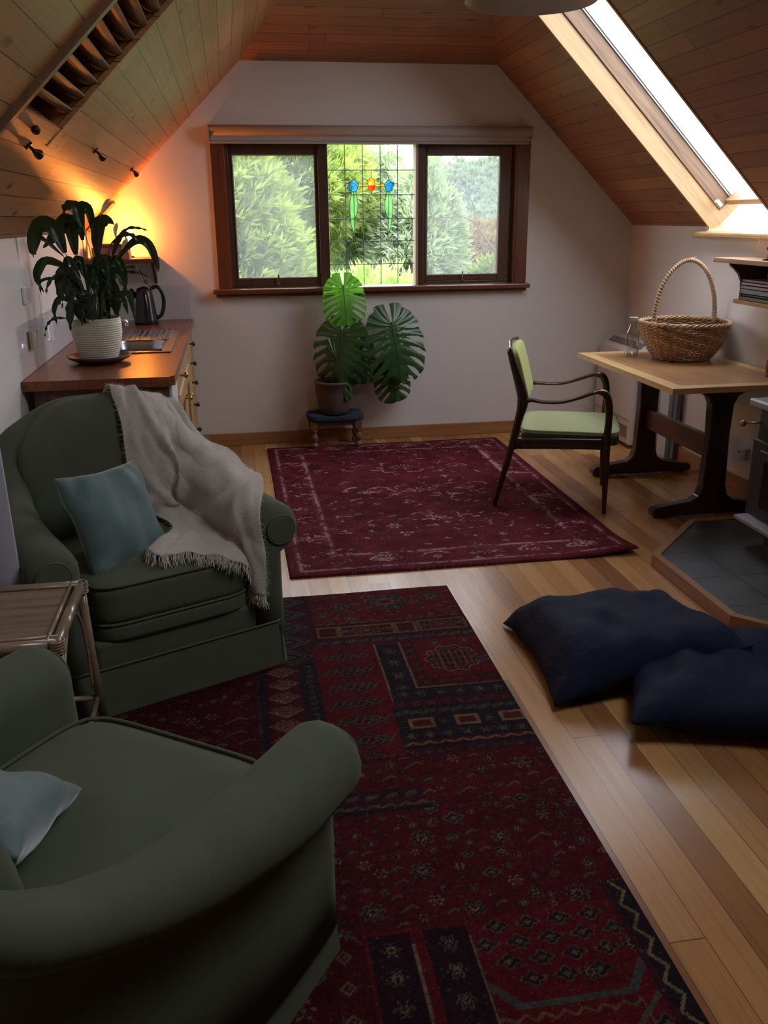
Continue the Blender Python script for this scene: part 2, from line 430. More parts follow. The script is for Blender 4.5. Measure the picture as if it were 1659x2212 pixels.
# back wall with the window opening
bm = B(); off = (0,.13,0)
prism(bm, [(XL-.1,YB,-.02),(XR+.1,YB,-.02),(XR+.1,YB,WZ0),(XL-.1,YB,WZ0)], off)
prism(bm, [(XL-.1,YB,WZ0),(WX0,YB,WZ0),(WX0,YB,WZ1),(xs_l(WZ1)-.1,YB,WZ1),(XL-.1,YB,KN)], off)
prism(bm, [(WX1,YB,WZ0),(XR+.1,YB,WZ0),(XR+.1,YB,KN),(xs_r(WZ1)+.1,YB,WZ1),(WX1,YB,WZ1)], off)
prism(bm, [(xs_l(WZ1)-.1,YB,WZ1),(xs_r(WZ1)+.1,YB,WZ1),(xs_r(2.6)+.1,YB,2.6),(xs_l(2.6)-.1,YB,2.6)], off)
struct('wall_back', bm, M['wall'])
struct('wall_left', box(B(), XL-.12, XL, YF, YB, -.02, KN+.02), M['wall'])
bm = box(B(), XR, XR+.12, YF, YB, -.02, KN-.07); box(bm, XR, XR+.12, YF, SY0, KN-.07, KN+.02); box(bm, XR, XR+.12, SY1, YB, KN-.07, KN+.02)
struct('wall_right', bm, M['wall'])
bm = B(); prism(bm, [(XL-.1,YF,-.02),(XR+.1,YF,-.02),(XR+.1,YF,KN),(RIDGE_X,YF,RIDGE_Z+.1),(XL-.1,YF,KN)], (0,-.12,0))
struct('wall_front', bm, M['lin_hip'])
def slope(bm, side, y0, y1, z0, z1, th=.22):
    fx = xs_l if side < 0 else xs_r
    n = Vector((side*1, 0, KK)).normalized()*th
    prism(bm, [(fx(z0),y0,z0),(fx(z0),y1,z0),(fx(z1),y1,z1),(fx(z1),y0,z1)], n)
RY0, RY1, RZ0, RZ1 = 1.05, 2.10, 2.42, 3.22          # unseen second skylight, added to brighten the near armchair and floor
GY0, GY1, GZ0, GZ1 = 2.70, 3.36, 1.84, 2.62       # louvred opening on the left slope
bm = B()
slope(bm,-1,YF-.1,GY0,KN,RIDGE_Z); slope(bm,-1,GY1,YB+.15,KN,RIDGE_Z)
slope(bm,-1,GY0,GY1,KN,GZ0); slope(bm,-1,GY0,GY1,GZ1,RIDGE_Z)
struct('ceiling_left', bm, M['lin_slope'])
bm = B()
slope(bm,1,YF-.1,RY0,KN,RIDGE_Z); slope(bm,1,RY1,SY0,KN,RIDGE_Z); slope(bm,1,RY0,RY1,KN,RZ0); slope(bm,1,RY0,RY1,RZ1,RIDGE_Z); slope(bm,1,SY1,YB+.15,KN,RIDGE_Z); slope(bm,1,SY0,SY1,SZ1,RIDGE_Z)
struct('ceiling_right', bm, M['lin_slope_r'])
g_ = .35; dd = (RIDGE_Z-2.5)/g_
bm = B(); prism(bm, [(xs_l(2.5)-.02,YB+.01,2.5),(xs_r(2.5)+.02,YB+.01,2.5),(RIDGE_X,YB-dd,RIDGE_Z+.01)], (0,.05,.14))
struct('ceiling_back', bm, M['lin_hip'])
struct('roof_ridge', box(B(), RIDGE_X-.2,RIDGE_X+.2,YF-.2,YB+.3,RIDGE_Z+.02,RIDGE_Z+.3), M['lin_slope'])
struct('baseboard_back', box(B(), -.27, XR, YB-.018, YB, 0, .09), M['skirt'], bevel=.004)
struct('baseboard_right', box(B(), XR-.018, XR, YF, YB-.018, 0, .09), M['skirt_y'], bevel=.004)
struct('baseboard_left', box(B(), XL, XL+.018, YF, 3.9, 0, .09), M['skirt_y'], bevel=.004)
# pale corner bead of the right wall and the join strips
struct('trim_1', prism(B(), [(xs_l(1.485)+.0,YB-.16,1.49),(xs_l(1.66),YB-.16,1.66),(xs_l(1.66),YB,1.66),(xs_l(1.485),YB,1.49)], (.012,0,-.012)), M['skirt'])

# ------------------------------------------------------------------ gable window
win = bpy.data.objects.new('window_1', None); link(win); win['kind'] = 'structure'
def wp(name, bm, mat, **k): return obj(name, bm, mat, win, **k)
# opening lining
bm = B(); y0, y1 = YB-.012, YB+.13
box(bm, WX0-.005, WX0+.012, y0, y1, WZ0, WZ1); box(bm, WX1-.012, WX1+.005, y0, y1, WZ0, WZ1)
box(bm, WX0, WX1, y0, y1, WZ1-.012, WZ1+.01); wp('lining', bm, M['redwood'])
bm = B(); box(bm, -.077, .010, YB-.022, YB+.002, 1.095, 2.035); box(bm, 2.002, 2.086, YB-.022, YB+.002, 1.095, 2.035)
wp('casing', bm, M['redwood'], bevel=.003)
bm = B(); box(bm, -.118, 2.105, YB-.075, YB+.13, 1.062, 1.095); box(bm, -.10, 2.088, YB-.045, YB+.002, 1.040, 1.062)
wp('sill', bm, M['redwood_x'], bevel=.008)
# fixed frames around the two side sashes and mullions
def ringbox(bm, x0,x1,z0,z1, t, ya, yb, tb=None):
    tb = tb or t
    box(bm, x0, x0+t, ya, yb, z0, z1); box(bm, x1-t, x1, ya, yb, z0, z1)
    box(bm, x0+t, x1-t, ya, yb, z1-t, z1); box(bm, x0+t, x1-t, ya, yb, z0, z0+tb)
bm = B(); box(bm, .622, .688, YB+.01, YB+.10, 1.095, 2.03); box(bm, 1.303, 1.345, YB+.01, YB+.10, 1.095, 2.03)
wp('mullion', bm, M['darkwood'], bevel=.003)
bm = B(); box(bm, 1.287, 1.303, YB+.0, YB+.10, 1.095, 2.03)
wp('mullion_edge', bm, simple('pale_worn_timber', (.42,.32,.25), .5))
for x0, x1 in ((.014,.622),(1.345,1.996)):
    bm = B(); ringbox(bm, x0, x1, 1.097, 2.028, .020, YB+.03, YB+.09); fr = wp('sash_frame', bm, M['darkwood'], bevel=.003)
    gx0, gx1 = (.060,.600) if x0 < 1 else (1.373,1.888)
    bm = B()
    box(bm, x0+.020, gx0, YB+.040, YB+.08, 1.117, 2.008); box(bm, gx1, x1-.020, YB+.040, YB+.08, 1.117, 2.008)
    box(bm, gx0, gx1, YB+.040, YB+.08, 1.945, 2.008); box(bm, gx0, gx1, YB+.040, YB+.08, 1.117, 1.158)
    sh = wp('sash', bm, M['sashwood'], bevel=.004)
    bm = B(); ringbox(bm, gx0-.004, gx1+.004, 1.155, 1.949, .007, YB+.034, YB+.040); obj('screen_bead', bm, simple('grey_bead',(.30,.27,.25),.5), sh)
    bm = B(); box(bm, gx0, gx1, YB+.060, YB+.063, 1.157, 1.946); wp('pane', bm, M['glass'])
    bm = B(); box(bm, gx0, gx1, YB+.046, YB+.0465, 1.157, 1.946); wp('insect_screen', bm, M['screen'])
    bm = B(); xc = (gx0+gx1)/2-.0; tube(bm, [(xc,YB+.03,1.125),(xc,YB+.018,1.14),(xc,YB+.02,1.18)], .006); ball(bm, (xc,YB+.03,1.123), .011, 6)
    wp('window_latch', bm, M['chrome'])
# leaded centre light
LP = YB+.055
def G(cx, cy, y=None):
    L = 52+.028*(cy-80); x = .691+.594*((cx-L)/(1282-L)); z = 2.012-(cy-80)/1965*.912
    return Vector((x, LP if y is None else y, z))
bm = B(); box(bm, .688, 1.287, LP, LP+.003, 1.095, 2.02); wp('leaded_pane', bm, M['glass'])
bm = B()
for cx in (295,545,797,1043): tube(bm, [G(cx,80), G(52+.028*1965+(cx-52)*(1282-107)/1230,2045)], .0028, 6)
for cy in (420,760,1095,1415,1745): tube(bm, [G(52,cy), G(1284,cy)], .0028, 6)
def came(pts, r=.0020, sm=True):
    P = catmull([G(*p) for p in pts], 6) if sm and len(pts)>2 else [G(*p) for p in pts]
    tube(bm, P, r, 5)
came([(427,540),(450,480),(490,450),(545,437)]); came([(920,540),(895,480),(860,452),(800,440)])
came([(300,606),(360,606)]); came([(1040,604),(985,604)]); came([(674,425),(674,515)]); came([(676,725),(676,760)])
came([(553,528),(600,540),(628,570)]); came([(797,532),(750,545),(724,570)])
for sgn, cx in ((1,425),(-1,927)):
    o = lambda dx, cy: (cx+sgn*dx, cy)
    for pts in ([(0,542),(-30,580),(-65,600),(-62,650),(-45,695),(0,718),(30,715),(55,680),(65,640),(62,605),(30,570),(0,542)],
                [(-65,600),(-10,595),(30,625),(58,668)], [(-30,715),(-28,660),(-10,640),(20,640)], [(-62,605),(-30,640)]):
        came([o(*p) for p in pts], .0020, True)
    came([o(2,720),o(8,900),o(12,1090),o(15,1350)], .0026)
    came([o(-22,720),o(-48,850),o(-48,1000),o(-30,1180),o(15,1330)])
    came([o(26,720),o(55,830),o(60,950),o(40,1040),o(13,1090)])
    came([o(15,1345),o(0,1370),o(0,1400),o(8,1415),o(28,1415),o(34,1390),o(28,1360),o(15,1345)], .003)
came([(674,515),(722,562),(724,680),(676,727),(632,680),(628,562),(674,515)], .0022, False)
came([(492,612),(628,612)],.0018); came([(492,645),(630,645)],.0018); came([(724,612),(858,612)],.0018); came([(722,645),(858,645)],.0018)
wp('lead_came', bm, M['lead'])
def shard(name, pts, mat):
    b = B(); prism(b, [G(px_,py_,LP-.004) for px_, py_ in pts], (0,.005,0)); wp(name, b, mat)
mb = tinted('blue_glass', (.12,.45,.66), (.26,.60,.78)); mg = tinted('green_glass', (.42,.68,.36), (.52,.76,.44))
mo = tinted('amber_glass', (1.0,.55,.15), (1.0,.78,.35)); mr = tinted('red_glass', (.95,.12,.04), (1.0,.32,.10)); my = tinted('ochre_glass', (.75,.55,.14), (.85,.66,.24))
for sgn, cx in ((1,425),(-1,927)):
    shard('blue_glass_tulip', [(cx+sgn*a,b) for a,b in [(0,542),(-28,580),(-65,600),(-64,650),(-45,695),(0,718),(30,715),(55,682),(66,640),(62,605),(30,572)]], mb)
    shard('green_glass_leaf', [(cx+sgn*a,b) for a,b in [(-22,720),(-40,800),(-50,900),(-48,1000),(-32,1170),(15,1330),(12,1090),(38,1040),(58,960),(56,850),(26,720)]], mg)
shard('amber_glass_bud', [(674,515),(722,562),(724,632),(630,632),(628,562)], mo)
shard('red_glass_bud', [(630,632),(724,632),(724,680),(676,727),(632,680)], mr)
shard('ochre_glass_bar', [(492,612),(628,612),(630,645),(490,645)], my); shard('ochre_glass_bar', [(724,612),(858,612),(858,645),(722,645)], my)
# roller blind
t = thing('roller_blind', 'rolled up grey-beige roller blind across the top of the gable window', 'blind', (1.0,YB,2.07))
bm = B(); tube(bm, [(-1.082,-.055,.018),(1.072,-.055,.018)], .034, 20); obj('roll', bm, M['blind'], t, smooth=True)
bm = B(); box(bm, -1.070, 1.058, -.062, -.055, -.045, .01); box(bm, -1.078, 1.066, -.068, -.05, -.060, -.046); obj('bottom_rail', bm, M['blind'], t, bevel=.003)
for bx in (-1.085, 1.070):
    bm = B(); box(bm,bx,bx+.007,-.09,0,-.03,.055); obj('bracket', bm, M['blind'], t)

# ------------------------------------------------------------------ skylight
sky = bpy.data.objects.new('window_2', None); link(sky); sky['kind'] = 'structure'
nr = Vector((1,0,KK)).normalized()
def sp(z, y, d): # point on the right slope at height z, pushed d outwards
    return Vector((xs_r(z),y,z)) + nr*d
def slab(bm, z0,z1,y0,y1,d0,d1):
    a = [sp(z0,y0,d0),sp(z0,y1,d0),sp(z1,y1,d0),sp(z1,y0,d0)]; prism(bm, a, nr*(d1-d0))
RD = .21
bm = B(); slab(bm, KN-.03, SZ1, SY1-.001, SY1+.018, -.004, RD); obj('reveal_board', bm, M['pine_reveal'], sky)
bm = B(); slab(bm, KN-.03, SZ1, SY0-.018, SY0+.001, -.004, RD); obj('reveal_board', bm, M['pine_reveal'], sky)
bm = B(); slab(bm, SZ1, SZ1+.02, SY0, SY1, -.004, RD); obj('reveal_board', bm, M['pine_reveal'], sky)
# sloping bottom board and shelf
bm = B(); prism(bm, [(2.86,SY0,1.452),(3.12,SY0,1.555),(3.12,SY0,1.50),(2.86,SY0,1.41)], (0,SY1-SY0,0)); obj('reveal_board', bm, simple('pale_pine_sill',(.70,.50,.30),.3,coat=.3), sky)
bm = B(); box(bm, 2.825, 2.90, 4.30, 5.37, 1.412, 1.450); obj('sill', bm, wood('sill_pine', (.62,.40,.19), 'y', .3, .2), sky, bevel=.012)
# velux-like sash: dark gasket, brown timber sash, pale aluminium frame, glass
bm = B(); slab(bm, KN+.02, SZ1, SY1-.012, SY1-.001, RD-.105, RD+.03); slab(bm, KN+.02, SZ1, SY0+.001, SY0+.012, RD-.105, RD+.03)
obj('sash', bm, wood('weathered_sash', (.20,.115,.062), 'x', .45, .4, rot=(0,math.radians(-44.5),0)), sky)
bm = B(); slab(bm, KN+.01, KN+.035, SY0+.012, SY1-.012, RD-.05, RD+.03); obj('sash_rail', bm, wood('sash_rail_pine', (.42,.24,.12), 'y', .4, .3), sky)
bm = B(); slab(bm, KN+.035, SZ1, SY1-.022, SY1-.012, RD-.02, RD+.03); slab(bm, KN+.035, SZ1, SY1-.030, SY1-.026, RD-.01, RD+.03); obj('frame', bm, simple('pale_aluminium',(.55,.58,.60),.35), sky)
bm = B(); slab(bm, KN+.03, SZ1, SY0, SY1, RD+.02, RD+.024); obj('pane', bm, M['glass'], sky)
bm = B(); slab(bm, KN+.045, KN+.075, SY1-.075, SY1-.045, RD-.12, RD-.10); obj('latch', bm, simple('pale_latch',(.55,.62,.60),.4), sky)
sk2 = bpy.data.objects.new('window_3_unseen', None); link(sk2); sk2['kind'] = 'structure'  # out of view, added for its light on the near armchair
bm = B(); slab(bm, RZ0, RZ1, RY0, RY1, RD+.02, RD+.024); obj('pane', bm, M['glass'], sk2)
bm = B(); slab(bm, RZ0, RZ1, RY0, RY0+.04, RD-.1, RD+.03); slab(bm, RZ0, RZ1, RY1-.04, RY1, RD-.1, RD+.03); obj('sash', bm, bpy.data.materials['weathered_sash'], sk2)
# blind cord looped on the sill
bm = B(); tube(bm, catmull([(2.822,4.60,1.45),(2.818,4.60,1.43),(2.82,4.604,1.40),(2.816,4.607,1.385)],5), .0018, 5)
tag(obj('cord', bm, M['paper_white'], None), 'short thin white cord hanging over the skylight sill edge', 'cord')

# ------------------------------------------------------------------ louvred opening in the left slope
t = thing('louvre_vent', 'brown timber louvred vent panel set in the sloping ceiling above the armchairs', 'vent', (xs_l(GZ0),GY0,GZ0))
O = Vector((xs_l(GZ0),GY0,GZ0)); nl = Vector((-1,0,KK)).normalized(); al = Vector((KK,0,1)).normalized()
def lp(y, s, d): return Vector((0,y,0)) + al*s + nl*d      # local: y along, s up the slope, d outwards (negative = into the room)
def lslab(bm, y0,y1,s0,s1,d0,d1): prism(bm, [lp(y0,s0,d0),lp(y1,s0,d0),lp(y1,s1,d0),lp(y0,s1,d0)], nl*(d1-d0))
LW = GY1-GY0; LS = (GZ1-GZ0)*math.sqrt(1+KK*KK)
rail = wood('vent_rail', (.19,.095,.045), 'z', .4, .2)
bm = B(); lslab(bm, -.022, .026, -.10, LS, -.020, .01); obj('rail', bm, rail, t, bevel=.006)
bm = B(); lslab(bm, LW-.006, LW+.016, -.07, LS, -.010, .01); obj('rail', bm, M['lin_slope'], t, bevel=.003)
bm = B(); lslab(bm, .03, LW-.012, -.065, .006, -.008, .01); obj('flap', bm, M['lin_slope'], t)
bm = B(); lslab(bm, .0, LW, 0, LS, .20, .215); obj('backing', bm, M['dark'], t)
nb = int(LS/.062)
for i in range(nb):
    s0 = .045+i*.062; pts = []
    for k in range(7):
        a = k/6; pts.append((s0+.030*a-.010*math.sin(a*math.pi), .080-.080*a-.014*math.sin(a*math.pi)))
    bm = B(); rings = []
    for y in (.03, LW-.012):
        rings.append([lp(y,s,d) for s,d in pts]+[lp(y,s+.005,d+.003) for s,d in pts[::-1]])
    loft(bm, rings); obj('louvre_blade', bm, wood('vent_blade', (.22,.105,.045), 'y', .5, .25) if i == 0 else bpy.data.materials['vent_blade'], t, smooth=False)
bm = B(); c = lp(.30,-.03,-.02); ball(bm, c, .014, 6); tube(bm, [lp(.30,-.03,0), c], .006); obj('latch', bm, M['darkbrass'], t)

# ------------------------------------------------------------------ three small spotlights on the left slope
def spotlight(y, z, lab, ang):
    t = thing('ceiling_spotlight', lab, 'spotlight', (xs_l(z),y,z), 0, 'small spotlights on the sloping ceiling')
    ni = -nl
    bm = B(); tube(bm, [Vector((0,0,0)), ni*.008], .014, 14); obj('base', bm, M['darkbrass'], t, smooth=False)
    bm = B(); p = ni*.028; tube(bm, [Vector((0,0,0)), p], .005, 6); obj('arm', bm, M['darkbrass'], t)
    d = (Vector((.35,math.cos(ang),-.45+math.sin(ang)*.3))).normalized()
    bm = B(); tube(bm, [p-d*.012, p-d*.004, p+d*.016, p+d*.024], [.004,.008,.015,.016], 14, cap=True); obj('shade', bm, M['darkbrass'], t, smooth=False)
spotlight(3.16, 1.775, 'small metal spotlight on the ceiling just below the louvred vent', .4)
spotlight(4.28, 1.835, 'middle small metal spotlight on the sloping ceiling boards', -.3)
spotlight(5.83, 1.835, 'small metal spotlight on the ceiling close to the gable wall', -.5)

# ------------------------------------------------------------------ pendant
t = thing('pendant_lamp', 'shallow off-white pendant lampshade hanging from the ridge', 'lamp', (.99,3.05,2.19))
bm = B(); R0 = .207
prof = [(R0,0),(R0+.004,.004),(R0,.010),(.19,.05),(.15,.10),(.09,.14),(.04,.155),(.035,.152),(.085,.135),(.145,.094),(.184,.048),(R0-.008,.012),(R0-.003,.004)]
rings = [[(r*math.cos(2*math.pi*k/48), r*math.sin(2*math.pi*k/48), z) for k in range(48)] for r, z in prof]
loft(bm, rings, loop=True); obj('shade', bm, M['shade'], t, smooth=True)
bm = B(); tube(bm, [(0,0,.12),(0,0,.19)], .024, 16); obj('lamp_holder', bm, M['white_plastic'], t)
bm = B(); tube(bm, [(0,0,.18),(0,0,RIDGE_Z-2.19)], .003, 6); obj('cord', bm, M['white_plastic'], t)
bm = B(); ball(bm, (0,0,.085), .032, 10); obj('bulb', bm, simple('frosted_bulb',(.7,.68,.62),.4), t, smooth=True)

# ================================================================== OUTSIDE
def foliage(name, c, r, nclus, leaf, mat, seed, squash=.9, hollow=.55, upd=.4, lpc=9, wid=.105):
    rg = random.Random(seed); V = []; F = []
    for i in range(nclus):
        while True:
            d = Vector((rg.gauss(0,1),rg.gauss(0,1),rg.gauss(0,1)))
            if d.length > .1: break
        d.normalize(); rad = hollow+(1-hollow)*rg.random()**.6
        lump = .82+.30*vnoise(d.x*3+seed, d.z*3+d.y*2, seed)
        p = Vector((d.x*r[0], d.y*r[1], d.z*r[2]))*rad*lump + Vector(c)
        ax = (d*(1-upd)+Vector((0,0,1))*upd+Vector((rg.uniform(-.4,.4),)*3)).normalized()
        for k in range(lpc):
            q = Vector((rg.gauss(0,1),rg.gauss(0,1),rg.gauss(0,1))).normalized()
            dr = (ax*1.1+q*.9).normalized(); L = leaf*rg.uniform(.6,1.15)
            sd = dr.cross(Vector((rg.gauss(0,1),rg.gauss(0,1),rg.gauss(0,1)))).normalized()*L*wid
            b = p+q*leaf*.15; n0 = len(V)
            V += [b, b+dr*L*.45+sd, b+dr*L, b+dr*L*.45-sd]; F.append((n0,n0+1,n0+2,n0+3))
    return ([tuple(v) for v in V], F)
def tree(name, label, cat, base, c, r, ncl, leaf, mat, seed, trunk=True, branches=7, group=None, **k):
    t = thing(name, label, cat, base, 0, group); b = Vector(base)
    cc = Vector(c)-b
    obj('foliage', foliage(name, cc, r, ncl, leaf, mat, seed, **k), mat, t)
    rg = random.Random(seed+99); bm = B()
    tube(bm, catmull([(0,0,0),(.08,.02,cc.z*.35),(cc.x*.6,cc.y*.6,cc.z*.7),cc],5), [.09,.07,.05,.02], 7)
    for i in range(branches):
        s = Vector((cc.x*.6,cc.y*.6,cc.z*rg.uniform(.5,.95))); e_ = cc+Vector((rg.uniform(-1,1)*r[0],rg.uniform(-1,1)*r[1]*.7,rg.uniform(-.3,.9)*r[2]))*.85
        mid = (s+e_)/2+Vector((rg.uniform(-.2,.2),0,rg.uniform(0,.2)))
        tube(bm, catmull([s,mid,e_],5), [.035,.02,.006], 5)
    obj('trunk', bm, M['bark'], t)
    return t
GZ = -3.2
ml1 = leafmat('yellow_green_foliage', (.15,.175,.07), (.38,.41,.16), .6, .45, scale=2.2)
ml2 = leafmat('mid_green_foliage', (.22,.29,.13), (.42,.50,.25), .6, .45, scale=2.0)
ml3 = leafmat('grey_green_foliage', (.28,.31,.25), (.42,.46,.38), .7, .3, scale=1.5)
ml4 = leafmat('russet_foliage', (.22,.14,.12), (.34,.23,.19), .7, .35, scale=2.0)
ml5 = leafmat('haze_painted_far_foliage', (.16,.19,.18), (.24,.27,.25), .9, .3, scale=.3)  # distance haze painted into the pale grey-green
struct('terrain', box(B(), -40,60, YB+1.5, 110, GZ-.3, GZ), simple('outside_grass',(.10,.14,.05),.95,nscale=.5,namt=.4))
tree('wattle_tree', 'dense yellow-green wattle tree filling the left window pane', 'tree', (-.6,11.2,GZ), (-.6,11.2,.75), (1.75,1.5,2.15), 9500, .175, ml1, 3, upd=.15, hollow=.35)
tree('garden_shrub', 'bright green shrub behind the lower half of the leaded glass', 'shrub', (1.55,10.2,GZ), (1.55,10.2,-.05), (1.05,1.1,1.0), 4200, .165, ml2, 5, upd=.25, hollow=.3)
tree('wattle_tree', 'pale yellow-green tree top seen through the upper leaded glass', 'tree', (1.1,13.5,GZ), (1.1,13.5,2.0), (1.15,1.0,.95), 1600, .17, ml1, 6, upd=.2, hollow=.3)
tree('pine_tree', 'grey-green tree behind the upper corner of the leaded glass', 'tree', (2.05,14.5,GZ), (2.05,14.5,1.5), (.75,.8,1.25), 1500, .19, ml3, 8, upd=.0, hollow=.3)
tree('russet_tree', 'grey-green tree with russet tips behind the right window pane', 'tree', (2.75,13.5,GZ), (2.75,13.5,.75), (.72,1.0,1.55), 4200, .17, ml3, 9, upd=.1, hollow=.3)
tree('russet_bush', 'russet-leaved bush low behind the bare little tree', 'bush', (4.0,16.5,GZ), (4.0,16.5,.75), (1.1,.9,.85), 2200, .18, ml4, 12, upd=.2, hollow=.3)
tree('garden_bush', 'small yellow-green bush at the foot of the bare tree', 'bush', (3.75,12.6,GZ), (3.75,12.6,.35), (.50,.5,.62), 1200, .17, ml1, 15, upd=.3, hollow=.3)
# bare little tree
t = thing('bare_tree', 'small bare tree with forking grey branches outside the right window', 'tree', (3.12,10.6,GZ))
rg = random.Random(4); bm = B()
def branch(bm, p, d, L, r, dep):
    q = p+d*L*.5+Vector((rg.uniform(-.1,.1),0,rg.uniform(-.02,.1)))*L; e_ = p+d*L
    tube(bm, catmull([p,q,e_],4), [r,r*.8,r*.55], 6)
    if dep == 0: return
    for k in range(2 if dep > 1 else 3):
        a = rg.uniform(.35,.75)*(1 if k%2 else -1); nd = Vector((d.x*math.cos(a)-d.z*math.sin(a), d.y+rg.uniform(-.2,.2), d.x*math.sin(a)+d.z*math.cos(a))).normalized()
        branch(bm, e_, nd, L*rg.uniform(.6,.85), r*.55, dep-1)
branch(bm, Vector((0,0,0)), Vector((0,0,1)), 4.35, .030, 0)
for sgn, L in ((-1,.40),(1,.30)):
    branch(bm, Vector((0,0,4.35)), Vector((sgn*.62,0,.78)).normalized(), L, .016, 4)
obj('trunk', bm, M['bark'], t)
# wooded hill in the distance: uneven ridge with many tree crowns, haze painted into the pale colours
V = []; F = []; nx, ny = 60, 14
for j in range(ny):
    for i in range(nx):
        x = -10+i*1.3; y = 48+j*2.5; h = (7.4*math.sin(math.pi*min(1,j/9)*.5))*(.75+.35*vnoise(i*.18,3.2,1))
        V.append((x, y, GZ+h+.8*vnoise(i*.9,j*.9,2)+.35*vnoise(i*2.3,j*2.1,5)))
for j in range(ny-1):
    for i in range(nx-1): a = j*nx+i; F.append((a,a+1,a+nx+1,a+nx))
struct('hill', (V,F), simple('haze_painted_hillside', (.20,.23,.23), .95, nscale=.4, namt=.25), smooth=True)  # pale base colour stands in for haze over the hill
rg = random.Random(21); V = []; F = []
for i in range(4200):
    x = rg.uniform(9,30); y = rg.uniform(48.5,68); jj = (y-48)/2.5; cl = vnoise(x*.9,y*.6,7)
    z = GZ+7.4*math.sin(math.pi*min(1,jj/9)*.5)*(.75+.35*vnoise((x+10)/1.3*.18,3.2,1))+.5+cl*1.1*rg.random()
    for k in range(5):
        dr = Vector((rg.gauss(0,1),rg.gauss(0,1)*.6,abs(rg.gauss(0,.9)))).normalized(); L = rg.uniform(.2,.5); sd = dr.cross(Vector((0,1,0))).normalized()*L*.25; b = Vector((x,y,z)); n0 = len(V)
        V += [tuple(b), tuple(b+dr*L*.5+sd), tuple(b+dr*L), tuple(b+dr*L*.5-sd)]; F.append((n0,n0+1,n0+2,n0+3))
tag(obj('hill_trees', (V,F), ml5), 'grey-green trees with haze painted into their colour covering the distant hillside', 'trees', kind='stuff')

# ================================================================== RUGS (woven pattern as per-point colour)
def patmat(name, rough=.95):
    m_, t, bs = newmat(name)
    a = N(t,'ShaderNodeVertexColor', layer_name='pattern')
    tc = N(t,'ShaderNodeTexCoord').outputs['Object']
    nz = N(t,'ShaderNodeTexNoise', ins={'Vector':tc,'Scale':260.0,'Detail':2.0})
    n2 = N(t,'ShaderNodeTexNoise', ins={'Vector':tc,'Scale':6.0,'Detail':4.0})
    c = mix_(t, 1.0, a.outputs[0], ramp(t, nz.outputs[0], [(.3,(.6,.6,.6)),(.7,(1.35,1.35,1.35))]), 'MULTIPLY')
    c = mix_(t, 1.0, c, ramp(t, n2.outputs[0], [(.3,(.82,.82,.82)),(.7,(1.15,1.15,1.15))]), 'MULTIPLY')
    t.links.new(c, bs.inputs['Base Color']); bs.inputs['Roughness'].default_value = rough
    bs.inputs['Specular IOR Level'].default_value = .08
    bump(t, bs, nz.outputs[0], .5, .004)
    return m_
M['rugpat'] = patmat('woven_rug')
def rug(name, x0, x1, y0, y1, step, th, img, lift=None):
    """img: (ny,nx,3) linear colours; flat grid with a dropped rim"""
    ny, nx = img.shape[:2]
    X, Y = np.meshgrid(np.linspace(x0,x1,nx), np.linspace(y0,y1,ny))
    Z = np.full_like(X, th) + .0012*np.sin(X*9+Y*4)
    if lift is not None: Z = Z+lift(X,Y)
    E_ = .006
    def rim(A, p):
        A = np.pad(A, 1, mode='edge'); return A
    Xp, Yp, Zp = rim(X,0), rim(Y,0), rim(Z,0)
    Xp[:,0] -= E_; Xp[:,-1] += E_; Yp[0,:] -= E_; Yp[-1,:] += E_
    Zp[:,0] -= th-.001; Zp[:,-1] -= th-.001; Zp[0,1:-1] -= th-.001; Zp[-1,1:-1] -= th-.001
    cols = np.pad(img, ((1,1),(1,1),(0,0)), mode='edge'); ny += 2; nx += 2
    me = bpy.data.meshes.new(name); nv = nx*ny; nf = (nx-1)*(ny-1)
    me.vertices.add(nv); me.vertices.foreach_set('co', np.stack([Xp,Yp,Zp],-1).astype(np.float32).ravel())
    idx = np.arange(nv).reshape(ny,nx)
    q = np.stack([idx[:-1,:-1],idx[:-1,1:],idx[1:,1:],idx[1:,:-1]],-1).reshape(-1,4)
    me.loops.add(nf*4); me.loops.foreach_set('vertex_index', q.ravel().astype(np.int32))
    me.polygons.add(nf); me.polygons.foreach_set('loop_start', np.arange(0,nf*4,4,dtype=np.int32))
    me.polygons.foreach_set('use_smooth', np.ones(nf,bool))
    me.update(calc_edges=True)
    ca = me.color_attributes.new('pattern','FLOAT_COLOR','POINT')
    ca.data.foreach_set('color', np.concatenate([cols.reshape(-1,3), np.ones((nv,1))],1).astype(np.float32).ravel())
    me.materials.append(M['rugpat'])
    o = bpy.data.objects.new(name, me); link(o); return o
def npnoise(shape, cell, seed):
    r = np.random.default_rng(seed); ny, nx = shape
    g = r.random((int(ny/cell)+3, int(nx/cell)+3)); yy = np.arange(ny)/cell; xx = np.arange(nx)/cell
    yi = yy.astype(int); xi = xx.astype(int); fy = (yy-yi)[:,None]; fx = (xx-xi)[None,:]
    fy = fy*fy*(3-2*fy); fx = fx*fx*(3-2*fx)
    a = g[np.ix_(yi,xi)]; b = g[np.ix_(yi,xi+1)]; c = g[np.ix_(yi+1,xi)]; d = g[np.ix_(yi+1,xi+1)]
    return (a*(1-fx)+b*fx)*(1-fy)+(c*(1-fx)+d*fx)*fy
